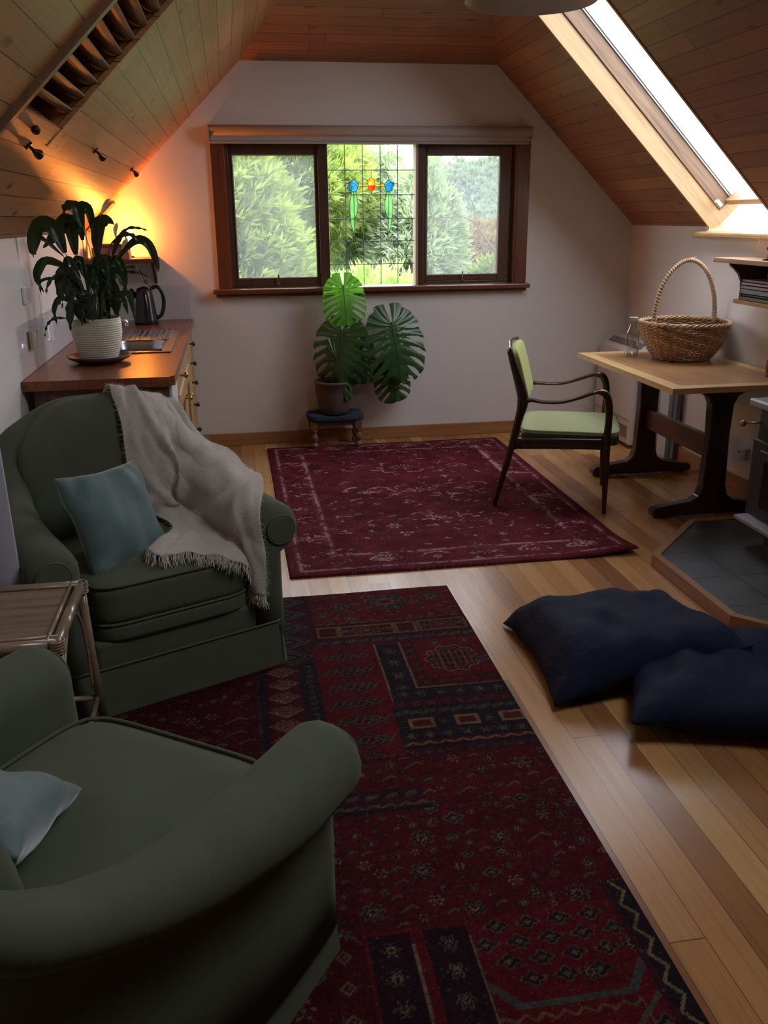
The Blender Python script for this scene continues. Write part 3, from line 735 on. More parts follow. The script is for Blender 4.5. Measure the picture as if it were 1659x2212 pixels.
class Canvas:
    def __init__(s, w_, h_, st, base):
        s.nx = int(w_/st)+1; s.ny = int(h_/st)+1; s.st = st
        s.X, s.Y = np.meshgrid(np.arange(s.nx)*st, np.arange(s.ny)*st)
        s.im = np.zeros((s.ny,s.nx,3))+np.array(base)
    def put(s, mask, col, a=1.0): s.im[mask] = s.im[mask]*(1-a)+np.array(col)*a
    def win(s, x0,x1,y0,y1):
        i0, i1 = max(0,int(x0/s.st)), min(s.nx,int(x1/s.st)+2); j0, j1 = max(0,int(y0/s.st)), min(s.ny,int(y1/s.st)+2)
        return slice(j0,max(j1,j0)), slice(i0,max(i1,i0))
    def local(s, cx, cy, R, fn):
        w_ = s.win(cx-R,cx+R,cy-R,cy+R)
        if s.X[w_].size == 0: return
        sub = s.im[w_]; fn(s.X[w_]-cx, s.Y[w_]-cy, sub)
    def rect(s, x0,x1,y0,y1,col):
        w_ = s.win(x0,x1,y0,y1); s.im[w_] = col
    def frame(s, x0,x1,y0,y1,t,col):
        s.rect(x0,x1,y0,y0+t,col); s.rect(x0,x1,y1-t,y1,col); s.rect(x0,x0+t,y0,y1,col); s.rect(x1-t,x1,y0,y1,col)
    def line(s, p, q, t, col, a=1):
        R = max(abs(p[0]-q[0]),abs(p[1]-q[1]))/2+t*2; cx, cy = (p[0]+q[0])/2, (p[1]+q[1])/2
        def fn(x,y,im):
            dx, dy = q[0]-p[0], q[1]-p[1]; L2 = dx*dx+dy*dy+1e-9
            u = np.clip(((x+cx-p[0])*dx+(y+cy-p[1])*dy)/L2,0,1); d = np.hypot(x+cx-p[0]-u*dx, y+cy-p[1]-u*dy)
            k = d < t; im[k] = im[k]*(1-a)+np.array(col)*a
        s.local(cx,cy,R,fn)
    def rosette(s, cx, cy, R, cols, n=8, jag=.18, sx=1, ph=0):
        def fn(x,y,im):
            r = np.hypot(x/sx,y); th = np.arctan2(y,x/sx); rr = r/(R*(1-jag+jag*np.cos(n*th+ph)))
            for k, (lim, col) in enumerate(cols): im[rr < lim] = col
        s.local(cx,cy,R*max(1.1,sx*1.1),fn)
    def diamond(s, cx, cy, rx, ry, cols):
        def fn(x,y,im):
            r = np.abs(x)/rx+np.abs(y)/ry
            for lim, col in cols: im[r < lim] = col
        s.local(cx,cy,max(rx,ry),fn)
# ---- worn burgundy rug in front of the gable window
ax0, ax1, ay0, ay1 = .19, 1.85, 3.745, 6.14
BUR, BUR2, PALE, DPL = (.090,.011,.019), (.045,.003,.010), (.40,.24,.23), (.15,.055,.06)
cv = Canvas(ax1-ax0, ay1-ay0, .005, BUR); W_, H_ = ax1-ax0, ay1-ay0
cv.im = cv.im*(.70+.55*npnoise((cv.ny,cv.nx), 14, 3))[...,None]
def am(x, y, k, s_=1.0, seed=0):
    r = random.Random(int(x*977+y*1313+seed))
    if k == 0:   # flower
        cv.rosette(x,y,.024*s_,[(1,DPL),(.8,PALE),(.45,BUR2)],6,.35,ph=r.random()*6)
    elif k == 1: # small sprig
        for q in range(4):
            a = r.uniform(0,6.28); cv.line((x,y),(x+.022*s_*math.cos(a),y+.018*s_*math.sin(a)),.0033,PALE,.9)
    else:        # palmette
        for q in range(9):
            a = q/8*math.pi+r.uniform(-.1,.1); cv.line((x+.015*s_*math.cos(a),y+.012*s_*math.sin(a)),(x+.058*s_*math.cos(a),y+.042*s_*math.sin(a)),.0035,PALE,.8)
        cv.rosette(x,y,.020*s_,[(1,PALE),(.6,BUR2)],5,.3)
def scroll(x, y, R, a0, a1, n=7, a=.8):
    for q in range(n):
        t0 = a0+(a1-a0)*q/n; t1 = a0+(a1-a0)*(q+.9)/n
        cv.line((x+R*math.cos(t0),y+R*math.sin(t0)*.8),(x+R*math.cos(t1),y+R*math.sin(t1)*.8),.0042,PALE,a)
        cv.line((x+R*math.cos(t1),y+R*math.sin(t1)*.8),(x+(R+.012)*math.cos(t1),y+(R+.012)*math.sin(t1)*.8),.003,PALE,a)
for t_ in (.05,.215): cv.frame(t_,W_-t_,t_,H_-t_,.006,(.36,.18,.18))
for t_ in (.04,.062,.20,.232): cv.frame(t_,W_-t_,t_,H_-t_,.002,DPL)
# border sprays
rr = random.Random(2)
for i in range(6):
    x = .22+(W_-.44)*i/5
    for y in (.13,H_-.13):
        am(x,y,2 if i%2 else 0,1.25); scroll(x,y,.075,math.pi*.05,math.pi*.95,8)
for i in range(9):
    y = .22+(H_-.44)*i/8
    for x in (.13,W_-.13):
        am(x,y,2 if i%2 else 0,1.2); scroll(x+(.01 if x<.5 else -.01),y,.07,-1.4 if x<.5 else 1.7,1.4 if x<.5 else 4.6,8)
for x, y, k, s_ in ((W_/2,H_/2,2,1.6),(W_/2,H_*.72,2,1.4),(W_/2,H_*.28,2,1.4),(W_*.32,H_*.5,2,1.3),(W_*.68,H_*.5,2,1.3),(W_*.35,H_*.75,0,2),(W_*.65,H_*.75,0,2),(W_*.35,H_*.25,0,2),(W_*.65,H_*.25,0,2)):
    am(x,y,k,s_)
    for q in range(4):
        a = q*math.pi/2+.7; scroll(x+.11*math.cos(a),y+.10*math.sin(a),.05,a-1.2,a+1.6,5)
for i in range(330):
    x, y = rr.uniform(.07,W_-.07), rr.uniform(.07,H_-.07); am(x,y,rr.choice([1,1,0]),rr.uniform(.6,1.1),i)
wear = npnoise((cv.ny,cv.nx), 3, 5)*.6+npnoise((cv.ny,cv.nx), 18, 6)*.6
base_ = np.array(BUR)*(.70+.55*npnoise((cv.ny,cv.nx), 14, 3))[...,None]
k = np.clip((wear-.52)*5,0,.92)[...,None]; cv.im = cv.im*(1-k)+base_*k
fl = (npnoise((cv.ny,cv.nx), 1.4, 8) > .86)&(npnoise((cv.ny,cv.nx), 26, 9) > .5); cv.put(fl, (.20,.09,.10), .7)
def lift(X,Y): return .030*np.clip(1-np.hypot((X-ax1)/.42,(Y-ay0)/.30),0,1)**1.6
tag(rug('area_rug', ax0, ax1, ay0, ay1, .005, .012, cv.im, lift), 'worn burgundy rug with faded floral pattern on the floor near the window', 'rug')
# ---- patchwork runner under the armchairs
bx0, bx1, by0, by1 = -.55, .857, .30, 3.522
RED, DRED, NAV, GOLD, GREY, OCH, PUR = (.115,.009,.013), (.060,.007,.010), (.014,.013,.020), (.20,.135,.07), (.085,.085,.068), (.15,.088,.042), (.045,.012,.020)
st = .004; cv = Canvas(bx1-bx0, by1-by0, st, RED); W_, H_ = bx1-bx0, by1-by0
def X_(x): return x-bx0
def Y_(y): return y-by0
def flower(x, y, R, r=None, n=8, c=None):
    cv.rosette(x,y,R,[(1,c or GREY),(.80,NAV),(.50,GOLD),(.30,DRED)],n,.20)
def field_flowers(x0,x1,y0,y1,bg,seed,dens=1.0):
    cv.rect(x0,x1,y0,y1,bg); r = random.Random(seed); pts = []
    for i in range(int(1500*(x1-x0)*(y1-y0)*dens)+6):
        R = r.choice([.012,.014,.02,.027,.033]); x, y = r.uniform(x0+R,x1-R), r.uniform(y0+R,y1-R)
        if any((x-a)**2+(y-b)**2 < (R+c+.006)**2 for a,b,c in pts): continue
        pts.append((x,y,R)); q = r.random()
        if q < .3: flower(x,y,R,n=8)
        elif q < .5: cv.rosette(x,y,R,[(1,GOLD),(.7,DRED),(.35,GREY)],6,.3)
        elif q < .7: cv.rosette(x,y,R,[(1,NAV),(.62,RED),(.3,GREY)],9,.3)
        elif q < .85: cv.diamond(x,y,R,R*.8,[(1,GREY),(.7,NAV),(.35,OCH)])
        else:
            cv.line((x-R,y-R*.5),(x+R*.3,y+R*.4),.0035,GREY); cv.line((x+R*.3,y+R*.4),(x+R,y),.0035,OCH)
def lattice(x0,x1,y0,y1,bg,sx,sy):
    cv.rect(x0,x1,y0,y1,bg); ny_ = max(1,round((y1-y0)/sy)); nx_ = max(1,round((x1-x0)/sx))
    for j in range(ny_):
        for i in range(nx_):
            cx = x0+(i+.5)*(x1-x0)/nx_; cy = y0+(j+.5)*(y1-y0)/ny_
            cv.diamond(cx,cy,sx*.50,sy*.50,[(1,PUR),(.88,GREY),(.76,NAV),(.60,(.10,.10,.095)),(.50,NAV),(.22,GREY),(.10,DRED)])
def zig(x0,x1,y,amp,per,t,col,vert=False):
    n = int((x1-x0)/per*2); p = None
    for i in range(n+1):
        u = x0+(x1-x0)*i/n; v = y+amp*(1 if i%2 else -1); q = (v,u) if vert else (u,v)
        if p: cv.line(p,q,t,col)
        p = q
def row(x0,x1,y,R,bg,sp,kind=0,vert=False,half=None):
    half = half or R*1.25
    if vert: cv.rect(y-half,y+half,x0,x1,bg)
    else: cv.rect(x0,x1,y-half,y+half,bg)
    n = max(1,int((x1-x0)/sp))
    for i in range(n):
        u = x0+(i+.5)*(x1-x0)/n; p = (y,u) if vert else (u,y)
        if kind == 0: flower(p[0],p[1],R,n=6)
        elif kind == 1: cv.rosette(p[0],p[1],R,[(1,GREY),(.6,DRED)],5,.35)
        elif kind == 2: cv.diamond(p[0],p[1],R,R,[(1,OCH),(.6,DRED),(.3,GREY)])
        elif kind == 3:
            for q in (-1,0,1): cv.line((p[0]-R,p[1]-R*.3+q*R*.4),(p[0]+R,p[1]+R*.3+q*R*.4),.0022,GREY)
def leafstack(x0,x1,y0,y1,bg,n,col):
    cv.rect(x0,x1,y0,y1,bg); cx = (x0+x1)/2; h = (y1-y0)/n
    for i in range(n):
        cy = y0+(i+.5)*h; R = h*.46; wd = min((x1-x0)*.46,R*1.5)
        for q in range(-3,4):
            v = cy+q*R*.25; ww = wd*(1-abs(q)/4.2)
            cv.line((cx-ww,v+R*.16),(cx,v-R*.10),.0028,col); cv.line((cx,v-R*.10),(cx+ww,v+R*.16),.0028,col)
def bigflower(cx,cy,R):
    cv.rosette(cx,cy,R,[(1,NAV),(.9,GREY),(.80,NAV),(.62,(.07,.085,.08)),(.5,DRED),(.42,GOLD),(.32,RED),(.15,NAV)],8,.22,sx=1.25)
xr = W_
# top block: big flowers on red with diamonds on the left
field_flowers(X_(.24),xr,Y_(3.22),H_,RED,1,1.6)
bigflower(X_(.56),Y_(3.40),.085); bigflower(X_(.76),Y_(3.42),.05); flower(X_(.36),Y_(3.37),.045)
lattice(X_(.03),X_(.24),Y_(2.90),H_,PUR,.20,.13)
zig(X_(.24),xr,Y_(3.215),.010,.045,.004,GREY); cv.rect(X_(.24),xr,Y_(3.20),Y_(3.21),NAV)
# long panel row with framed boxes
cv.rect(X_(.24),xr,Y_(3.09),Y_(3.20),DRED)
for a, b, c in ((.25,.33,0),(.34,.55,1),(.56,.64,0),(.65,.84,1)):
    cv.frame(X_(a),X_(b),Y_(3.10),Y_(3.19),.004,OCH)
    if c:
        cv.rosette(X_((a+b)/2),Y_(3.145),.040,[(1,OCH),(.85,DRED),(.6,GREY),(.5,RED),(.25,OCH)],8,.15,sx=1.8)
        for q in (a+.02,b-.02): flower(X_(q),Y_(3.145),.022)
row(X_(.24),xr,Y_(3.055),.020,PUR,.05,3,half=.035)
# left: leaf stacks; middle: diamonds; right: big medallion in red
leafstack(X_(.03),X_(.16),Y_(2.1),Y_(2.90),DRED,9,(.18,.10,.06))
row(Y_(2.1),Y_(2.90),X_(.19),.013,NAV,.035,1,vert=True,half=.032); row(Y_(2.1),Y_(2.90),X_(.005),.013,NAV,.035,1,vert=True,half=.028)
cv.rect(X_(.222),X_(.445),Y_(2.1),Y_(3.02),RED)
for j in range(8):
    cy = Y_(2.15)+j*.112
    cv.diamond(X_(.335),cy,.10,.050,[(1,PUR),(.85,GREY),(.78,PUR),(.6,DRED),(.5,GREY),(.42,DRED)])
    for q in range(-3,4): cv.line((X_(.335)+q*.026-.012,cy-.022),(X_(.335)+q*.026+.012,cy+.022),.0024,(.09,.075,.06))
row(Y_(2.62),Y_(3.0),X_(.50),.026,NAV,.085,0,vert=True,half=.045)
cv.line((X_(.452),Y_(2.55)),(X_(.452),Y_(3.02)),.003,GOLD); cv.line((X_(.548),Y_(2.66)),(X_(.548),Y_(3.02)),.003,GOLD)
cv.rect(X_(.555),xr,Y_(2.66),Y_(3.02),RED); row(Y_(2.66),Y_(3.02),X_(.578),.013,DRED,.05,1,vert=True,half=.018)
cv.rosette(X_(.72),Y_(2.86),.105,[(1,GOLD),(.94,DRED),(.8,GREY),(.74,DRED)],10,.08)
for q in range(-3,4): cv.line((X_(.72)+q*.022,Y_(2.80)),(X_(.72)+q*.022,Y_(2.92)),.003,OCH)
for q in (-1,0,1): cv.line((X_(.63),Y_(2.86)+q*.04),(X_(.81),Y_(2.86)+q*.04),.003,OCH)
flower(X_(.72),Y_(2.86),.016)
bigflower(X_(.845),Y_(2.84),.04); flower(X_(.80),Y_(2.99),.026); flower(X_(.68),Y_(2.99),.030)
row(X_(.56),xr,Y_(2.70),.014,DRED,.055,1,half=.02); cv.line((X_(.55),Y_(2.665)),(xr,Y_(2.665)),.003,GOLD)
row(X_(.455),xr,Y_(2.625),.020,NAV,.065,0,half=.034); cv.line((X_(.455),Y_(2.585)),(xr,Y_(2.585)),.0028,GOLD)
row(X_(.45),xr,Y_(2.56),.014,DRED,.05,1,half=.02)
row(X_(.445),xr,Y_(2.51),.020,NAV,.045,3,half=.03)
cv.rect(X_(.445),xr,Y_(2.40),Y_(2.478),NAV)
for a in (.48,.63,.78):
    cv.frame(X_(a),X_(a+.075),Y_(2.415),Y_(2.465),.004,GOLD); cv.rect(X_(a+.012),X_(a+.063),Y_(2.428),Y_(2.453),RED); flower(X_(a+.11),Y_(2.44),.018)
row(X_(.44),xr,Y_(2.37),.020,NAV,.055,0,half=.03); zig(X_(.44),xr,Y_(2.325),.009,.05,.004,GOLD); cv.rect(X_(.44),xr,Y_(2.30),Y_(2.312),NAV)
row(X_(.44),xr,Y_(2.28),.012,PUR,.04,1,half=.02)
cv.rect(X_(.222),X_(.44),Y_(2.12),Y_(2.27),DRED)
cv.rosette(X_(.32),Y_(2.19),.055,[(1,OCH),(.85,DRED),(.6,OCH),(.5,RED)],8,.15,sx=1.4); cv.frame(X_(.41),X_(.435),Y_(2.13),Y_(2.26),.003,GOLD)
# main flower field
field_flowers(0,xr,Y_(1.66),Y_(2.26)-.0,RED,4,1.5) if False else field_flowers(X_(.20),xr,Y_(1.60),Y_(2.255),(.085,.009,.013),4,2.2)
row(X_(.0),X_(.44),Y_(2.09),.016,PUR,.05,3,half=.03); zig(X_(.0),X_(.46),Y_(2.045),.009,.045,.004,GREY); cv.rect(X_(0),X_(.46),Y_(2.02),Y_(2.032),NAV)
field_flowers(0,X_(.20),Y_(1.3),Y_(2.02),DRED,11,2.0)
# medallion with many palmettes
cx, cy = X_(.62), Y_(1.50)
cv.rect(X_(.44),xr,Y_(.30),Y_(1.60),RED)
for i in range(5):
    for j in range(4):
        x = cx-.15+i*.075+(j%2)*.037; y = cy-.085+j*.052
        if abs(x-cx)/.24+abs(y-cy)/.16 < 1.05: cv.rosette(x,y,.022,[(1,GREY),(.8,NAV),(.35,OCH)],4,.2,sx=1.4)
for p, q in (((-.24,-.02),(-.12,-.15)),((-.12,-.15),(.12,-.15)),((.12,-.15),(.25,.02)),((.25,.02),(.24,.09)),((-.24,-.02),(-.24,.07))):
    cv.line((cx+p[0],cy+p[1]),(cx+q[0],cy+q[1]),.010,(.065,.07,.06))
cx, cy = X_(.55), Y_(1.17)
zig(cx-.20,cx+.20,cy+.15,.008,.04,.0035,OCH); zig(cx-.20,cx+.20,cy-.16,.008,.04,.0035,OCH)
cv.line((cx-.2,cy-.15),(cx-.2,cy+.15),.003,OCH); cv.line((cx+.2,cy-.15),(cx+.2,cy+.15),.003,OCH)
for i, (dx, dy) in enumerate(((0,.10),(-.09,.05),(.09,.05),(-.14,-.03),(.14,-.03),(0,-.03),(-.07,-.09),(.07,-.09))):
    cv.rosette(cx+dx,cy+dy,.024,[(1,(.20,.17,.075)),(.4,OCH),(.2,DRED)],4,.25,sx=1.7)
    cv.line((cx+dx,cy+dy),(cx,cy),.002,GREY)
for dx, dy in ((.27,.20),(.28,.05),(.27,-.1),(-.27,.1),(.12,.24),(.24,.30)): flower(cx+dx,cy+dy,.024)
cx2, cy2 = X_(.76), Y_(1.16); cv.line((cx2-.06,cy2+.09),(cx2+.05,cy2+.19),.006,GREY); cv.line((cx2-.06,cy2+.09),(cx2-.05,cy2-.02),.006,GREY); cv.line((cx2-.05,cy2-.02),(cx2+.07,cy2-.09),.006,GREY)
for dy in (.10,.04,-.02): cv.rosette(cx2+.015,cy2+dy,.026,[(1,GREY),(.8,NAV),(.35,OCH)],4,.2,sx=1.3)
field_flowers(X_(.44),xr-.05,Y_(.32),Y_(.98),RED,17,2.0)
# dark upright bands with flowers left of the medallion
for xx in (.26,.39):
    row(Y_(.32),Y_(1.58),X_(xx),.024,(.020,.009,.014),.075,0,vert=True,half=.045); cv.line((X_(xx+.052),Y_(.4)),(X_(xx+.052),Y_(1.55)),.0025,GOLD)
row(Y_(.32),Y_(1.58),X_(.155),.02,DRED,.08,2,vert=True,half=.04)
lattice(X_(-.2),X_(.10),Y_(.7),Y_(1.3),PUR,.2,.13)
# right hand dark border with hooked zigzag
cv.rect(xr-.055,xr,Y_(.30),Y_(1.66),NAV); zig(Y_(.30),Y_(1.66),xr-.030,.013,.075,.0038,(.22,.17,.08),vert=True); cv.rect(xr-.062,xr-.055,Y_(.3),Y_(1.66),PUR)
field_flowers(0,X_(.0),Y_(2.0),H_,DRED,23,.8)
wear = npnoise((cv.ny,cv.nx), 2.2, 15); cv.im = (cv.im*.84+np.array(DRED)*.14)*(.52+.40*wear)[...,None]
fl = npnoise((cv.ny,cv.nx), 1.8, 41); cv.put(fl > .90, (.085,.05,.03), .6); cv.put(fl < .09, NAV, .6)
tag(rug('floor_rug', bx0, bx1, by0, by1, st, .010, cv.im), 'long dark red patchwork rug lying under the two green armchairs', 'rug')

# ================================================================== ARMCHAIRS
CW = .80
def path_pts(CD):
    """U path of the roll centre in chair coordinates: front right end -> back -> front left end (u, v, height, thickness scale)"""
    uo = CW/2-.016; P = []
    for v in (0,.07,.16,.26,.36,.46): P.append((uo-.012*max(0,(v-.25))/.2, v, None))
    P += [(uo-.024,CD-.275,None),(uo-.045,CD-.17,None),(uo-.095,CD-.105,None),(.21,CD-.080,None),(.10,CD-.068,None),(0,CD-.065,None)]
    return P + [(-a,b,c) for a,b,c in P[-2::-1]]
def hgt(u, v, CD):
    arm = [(0,.605),(.2,.608),(.4,.625),(.5,.650),(.6,.69),(.68,.74),(.76,.80)]
    k = max(0,1-abs(u)/.36); hb = .795+.125*math.sin(min(1,k*1.25)*math.pi/2)
    vv = v*.86/CD
    if vv < .68:
        for (a,b),(c,d) in zip(arm,arm[1:]):
            if vv <= c: return b+(d-b)*(vv-a)/(c-a)
    f = min(1,(vv-.68)/.08); return .74*(1-f)+hb*f if k < .12 else hb
def section(c, n, h, R, inset=0.0, lean=0.0):
    """closed ring in the plane (n, z); c xy centre"""
    pts = []; Rr = R-inset; zc = h-R
    w_in, w_out = -(R+.004)+inset, R-.070-inset
    pts.append((w_in, .10)); pts.append((w_in, .30)); pts.append((w_in-lean*.25, (.30+zc)/2))
    for k in range(12):
        a = math.radians(190-k*(250/11)); pts.append((Rr*math.cos(a)+lean, zc+Rr*math.sin(a)))
    pts.append((w_out, zc-R*.95)); pts.append((w_out, (zc-R)*.55+.05)); pts.append((w_out, .10))
    return [(c[0]+n[0]*w_, c[1]+n[1]*w_, z) for w_, z in pts]
def armchair(label, loc, rz, CD=.86, scroll=True):
    t = thing('armchair', label, 'armchair', loc, rz, 'green velour armchairs')
    base = catmull([(u,v,0) for u,v,_ in path_pts(CD)], 4)
    rings = []; Nn = len(base)
    # rounded front end
    def ring(i, off=0, inset=0):
        p = base[i]; a = base[max(i-1,0)]; b = base[min(i+1,Nn-1)]; tg = (b-a).normalized(); n = Vector((tg.y,-tg.x,0))
        h = hgt(p.x,p.y,CD); bk = max(0,min(1,(p.y-CD+.30)/.2)); R = .087-.029*max(0,min(1,(p.y*.86/CD-.15)/.45))
        q = p+tg*off
        return section(q, n, h-inset*.4, R, inset, 0.012*bk)
    for o, ins in ((-.048,.052),(-.046,.036),(-.038,.018),(-.022,.005)): rings.append(ring(0,o,ins))
    for i in range(Nn): rings.append(ring(i))
    for o, ins in ((-.022,.005),(-.038,.018),(-.046,.036),(-.048,.052)): rings.append(ring(Nn-1,-o,ins))
    bm = B(); loft(bm, rings); body = obj('upholstered_body', bm, M['velvet'], t, smooth=True)
    # reclined inside of the back
    bm = B(); superbox(bm, (0,CD-.150,.60), (.64,.20,.56), 3.6, 16)
    for v in bm.verts:
        v.co.y += .06*(v.co.z-.6)-.035*(abs(v.co.x)/.3)**2
        if v.co.z > .6: v.co.z = .6+(v.co.z-.6)/.28*(hgt(v.co.x*.95,CD,CD)-.6+.006)
    obj('inside_back', bm, M['velvet'], t, smooth=True)
    # front base panel with the lip under the cushion
    bm = B(); box(bm, -.285,.285,-.030,CD-.15,.10,.255); obj('seat_base', bm, M['velvet'], t, bevel=.012, smooth=False)
    bm = B(); superbox(bm, (0,(CD-.2)/2-.045,.278), (.565,CD-.2,.075), 7, 10); obj('seat_deck', bm, M['velvet'], t, smooth=True)
    # seat cushion with piping
    cu = (.0,(CD-.2)/2-.045,.375); cs = (.565,CD-.2,.150)
    bm = B(); superbox(bm, cu, cs, 7.5, 14)
    for v in bm.verts:
        k = (1-(abs(v.co.x)/.28)**2)*(1-((v.co.y-cu[1])/(cs[1]/2))**2)
        if v.co.z > .375: v.co.z += .022*max(0,k)+.0045*math.sin(v.co.x*26+v.co.y*11)*max(0,k)+.008*(vnoise(v.co.x*9,v.co.y*4.5,5)-.5)*max(0,k)
    sc = obj('seat_cushion', bm, M['velvet'], t, smooth=True)
    for z in (.441,.311):
        bm = B(); P = []
        for k in range(64):
            a = 2*math.pi*k/64; c, s_ = math.cos(a), math.sin(a); p = 7.5
            l = (abs(c)**p+abs(s_)**p)**(1/p); P.append((cu[0]+c/l*(cs[0]/2-.004), cu[1]+s_/l*(cs[1]/2-.004), z))
        tube(bm, P, .0055, 6, loop=True); obj('piping', bm, M['velvet'], sc, smooth=True)
    # skirt
    def outline(o):
        P = []; hu, hv = CW/2-.022+o, CD-.035+o; f0 = -.050-o
        P += [(-hu,f0+.02),(-hu+.02,f0),(-.25,f0),(0,f0),(.25,f0),(hu-.02,f0),(hu,f0+.02)]
        P += [(hu,.2),(hu,hv-.18),(hu-.03,hv-.06),(hu-.10,hv-.005),(hu-.2,hv),(0,hv),(-hu+.2,hv),(-hu+.10,hv-.005),(-hu+.03,hv-.06),(-hu,hv-.18),(-hu,.2)]
        return P
    bm = B(); rings = []
    for z, o in ((.175,.0),(.150,.003),(.09,.008),(.004,.015),(.004,.011),(.09,.004),(.150,-.001),(.175,-.004)):
        rings.append([(a,b,z) for a,b in outline(o)])
    loft(bm, rings, cap=False, loop=True); sk = obj('skirt', bm, M['velvet'], t)
    bm = B(); tube(bm, [(a,b,.176) for a,b in outline(.002)], .0045, 6, loop=True); obj('skirt_piping', bm, M['velvet'], sk, smooth=True)
    for sg in (-1,1):
        bm = B(); hu = (CW/2-.034)*sg
        tube(bm, [(hu,-.052,.165),(hu+.002*sg,-.058,.09),(hu+.003*sg,-.064,.008)], (.003,.005), 6); obj('pleat', bm, M['velvet'], sk)
    if scroll:
        for sg in (-1,1):
            bm = B(); c = Vector((sg*(CW/2-.012),-.043,.605-.089)); tube(bm, [c+Vector((0,.006,0)), c+Vector((0,-.006,0)), c+Vector((0,-.012,0))], [.054,.054,.046], 28)
            dsc = obj('scroll_panel', bm, M['velvet'], t)
            bm = B(); tube(bm, [c+Vector((.052*math.cos(2*math.pi*k/28),-.008,.052*math.sin(2*math.pi*k/28))) for k in range(28)], .004, 6, up=(0,1,0), loop=True); obj('piping', bm, M['velvet'], dsc)
    return t
far_loc = (-.250,2.790+.045,0); far_rz = math.radians(25)
near_loc = (-.166-.58*.045,1.794-.81*.045,0); near_rz = math.radians(144.4)
armchair('green velour armchair with a cream throw over its back and arm', far_loc, far_rz, .78)
armchair('green velour armchair seen from behind, nearest to the camera, with no throw', near_loc, near_rz, .89)

# cushions ---------------------------------------------------------
def pillow(bm, s, th, n=22, seed=0, wr=.006, pinch=.10, corner=1.0, droop=0.0):
    """soft square cushion centred at the origin in the xy plane, flat side z"""
    rows = []
    for sg in (1,-1):
        R_ = []
        for j in range(n+1):
            r_ = []
            for i in range(n+1):
                a, b = -1+2*i/n, -1+2*j/n
                e_ = (1-abs(a)**2.6)*(1-abs(b)**2.6); h = max(0,e_)**.5
                sq = 1-pinch*(1-abs(b)**1.5)*abs(a)**3; sq2 = 1-pinch*(1-abs(a)**1.5)*abs(b)**3
                x, y = a*s[0]/2*sq*corner, b*s[1]/2*sq2
                wv = (vnoise(x*14+seed,y*9,seed)-.5)*2*wr + math.sin((a*b*6+a*3)*2+seed)*wr*.6*(abs(a*b))
                z = sg*(th/2*h)+wv*(1 if h > .02 else .3) - droop*max(0,a)**2
                r_.append((x,y,z))
            R_.append(r_)
        rows.append(R_)
    V_ = {}
    def vert(sg, i, j):
        edge = i in (0,n) or j in (0,n); k_ = (0 if edge else sg, i, j)
        if k_ not in V_: V_[k_] = bm.verts.new(rows[sg if not edge else 0][j][i])
        return V_[k_]
    for sg in (0,1):
        for j in range(n):
            for i in range(n):
                f = [vert(sg,i,j),vert(sg,i+1,j),vert(sg,i+1,j+1),vert(sg,i,j+1)]
                if sg: f = f[::-1]
                bm.faces.new(f)
    return bm
def basis(c, xa, ya):
    x = Vector(xa).normalized(); y = Vector(ya); y = (y-x*y.dot(x)).normalized(); z = x.cross(y)
    return Matrix(((x.x,y.x,z.x,c[0]),(x.y,y.y,z.y,c[1]),(x.z,y.z,z.z,c[2]),(0,0,0,1)))
def cushion(name, label, cat, mat, s, th, mtx, group=None, hem=False, **k):
    bm = B(); pillow(bm, s, th, **k)
    for v in bm.verts: v.co = mtx @ v.co
    c = sum((v.co for v in bm.verts), Vector())/len(bm.verts)
    for v in bm.verts: v.co -= c
    o = obj(name, bm, mat, None, smooth=True, loc=c, subsurf=1); tag(o, label, cat, group); return o
mt = basis((-.436,2.995,.588), (.22,.27,-.02), (-.12,.03,.25))
cushion('throw_cushion', 'crumpled teal velvet cushion propped in the armchair beside the cream throw', 'cushion', M['teal'], (.37,.36), .13, mt, 'teal velvet cushions', seed=3, wr=.016)
mt = basis((-.545,1.385,.590), (-.98,.10,.08), (.22,-.90,.32))
cushion('throw_cushion', 'teal velvet cushion against the back of the armchair nearest the camera', 'cushion', M['teal'], (.40,.40), .15, mt, 'teal velvet cushions', seed=8, wr=.018)
# navy floor cushions
bm = B(); pillow(bm, (.70,.70), .23, seed=5, wr=.020, n=30)
th_ = math.radians(-19)
for v in bm.verts:
    x, y, z = v.co; z = max(z*.82, -.075); d_ = max(0, min(1, (x*.3-y*1.0+.15)/.5)); c, s_ = math.cos(th_), math.sin(th_)
    if abs(x) > .25 and abs(y) > .25: z -= .0
    v.co = (1.556+x*c-y*s_, 2.425+x*s_+y*c, .082+z)
for v in bm.verts: v.co.z -= .055*max(0,min(1,(v.co.y-2.45)/.3))*max(0,min(1,(1.75-v.co.x)/.35)) if v.co.z > .08 else 0
c = Vector((1.556,2.455,.0))
for v in bm.verts: v.co -= c; v.co.z = max(v.co.z,.004)
tag(obj('floor_cushion', bm, M['navy'], None, smooth=True, loc=c, subsurf=1), 'navy blue floor cushion tucked under the corner of the other one', 'cushion', 'navy floor cushions')
bm = B(); pillow(bm, (.70,.69), .21, seed=9, wr=.022, n=30)
c = Vector((1.315,2.765,.0))
for v in bm.verts:
    x, y, z = v.co; z = max(z*.86,-.08); a = max(0,min(1,(x+.35)/.70)); b = max(0,min(1,(.35-y)/.70))
    z += .082 + .120*a*b*(1 if True else 0) - .03*(1-a)*(1-b)*0
    edge = max(abs(x)/.35, abs(y)/.35)
    z -= .075*max(0,edge-.72)/.28*(1-a*b)
    v.co = (x*1.0, y+.02*x, max(z,.006))
tag(obj('floor_cushion', bm, M['navy'], None, smooth=True, loc=c, rot=(0,0,math.radians(-2)), subsurf=1), 'navy blue floor cushion lying flat on the boards, partly on top of the other', 'cushion', 'navy floor cushions')

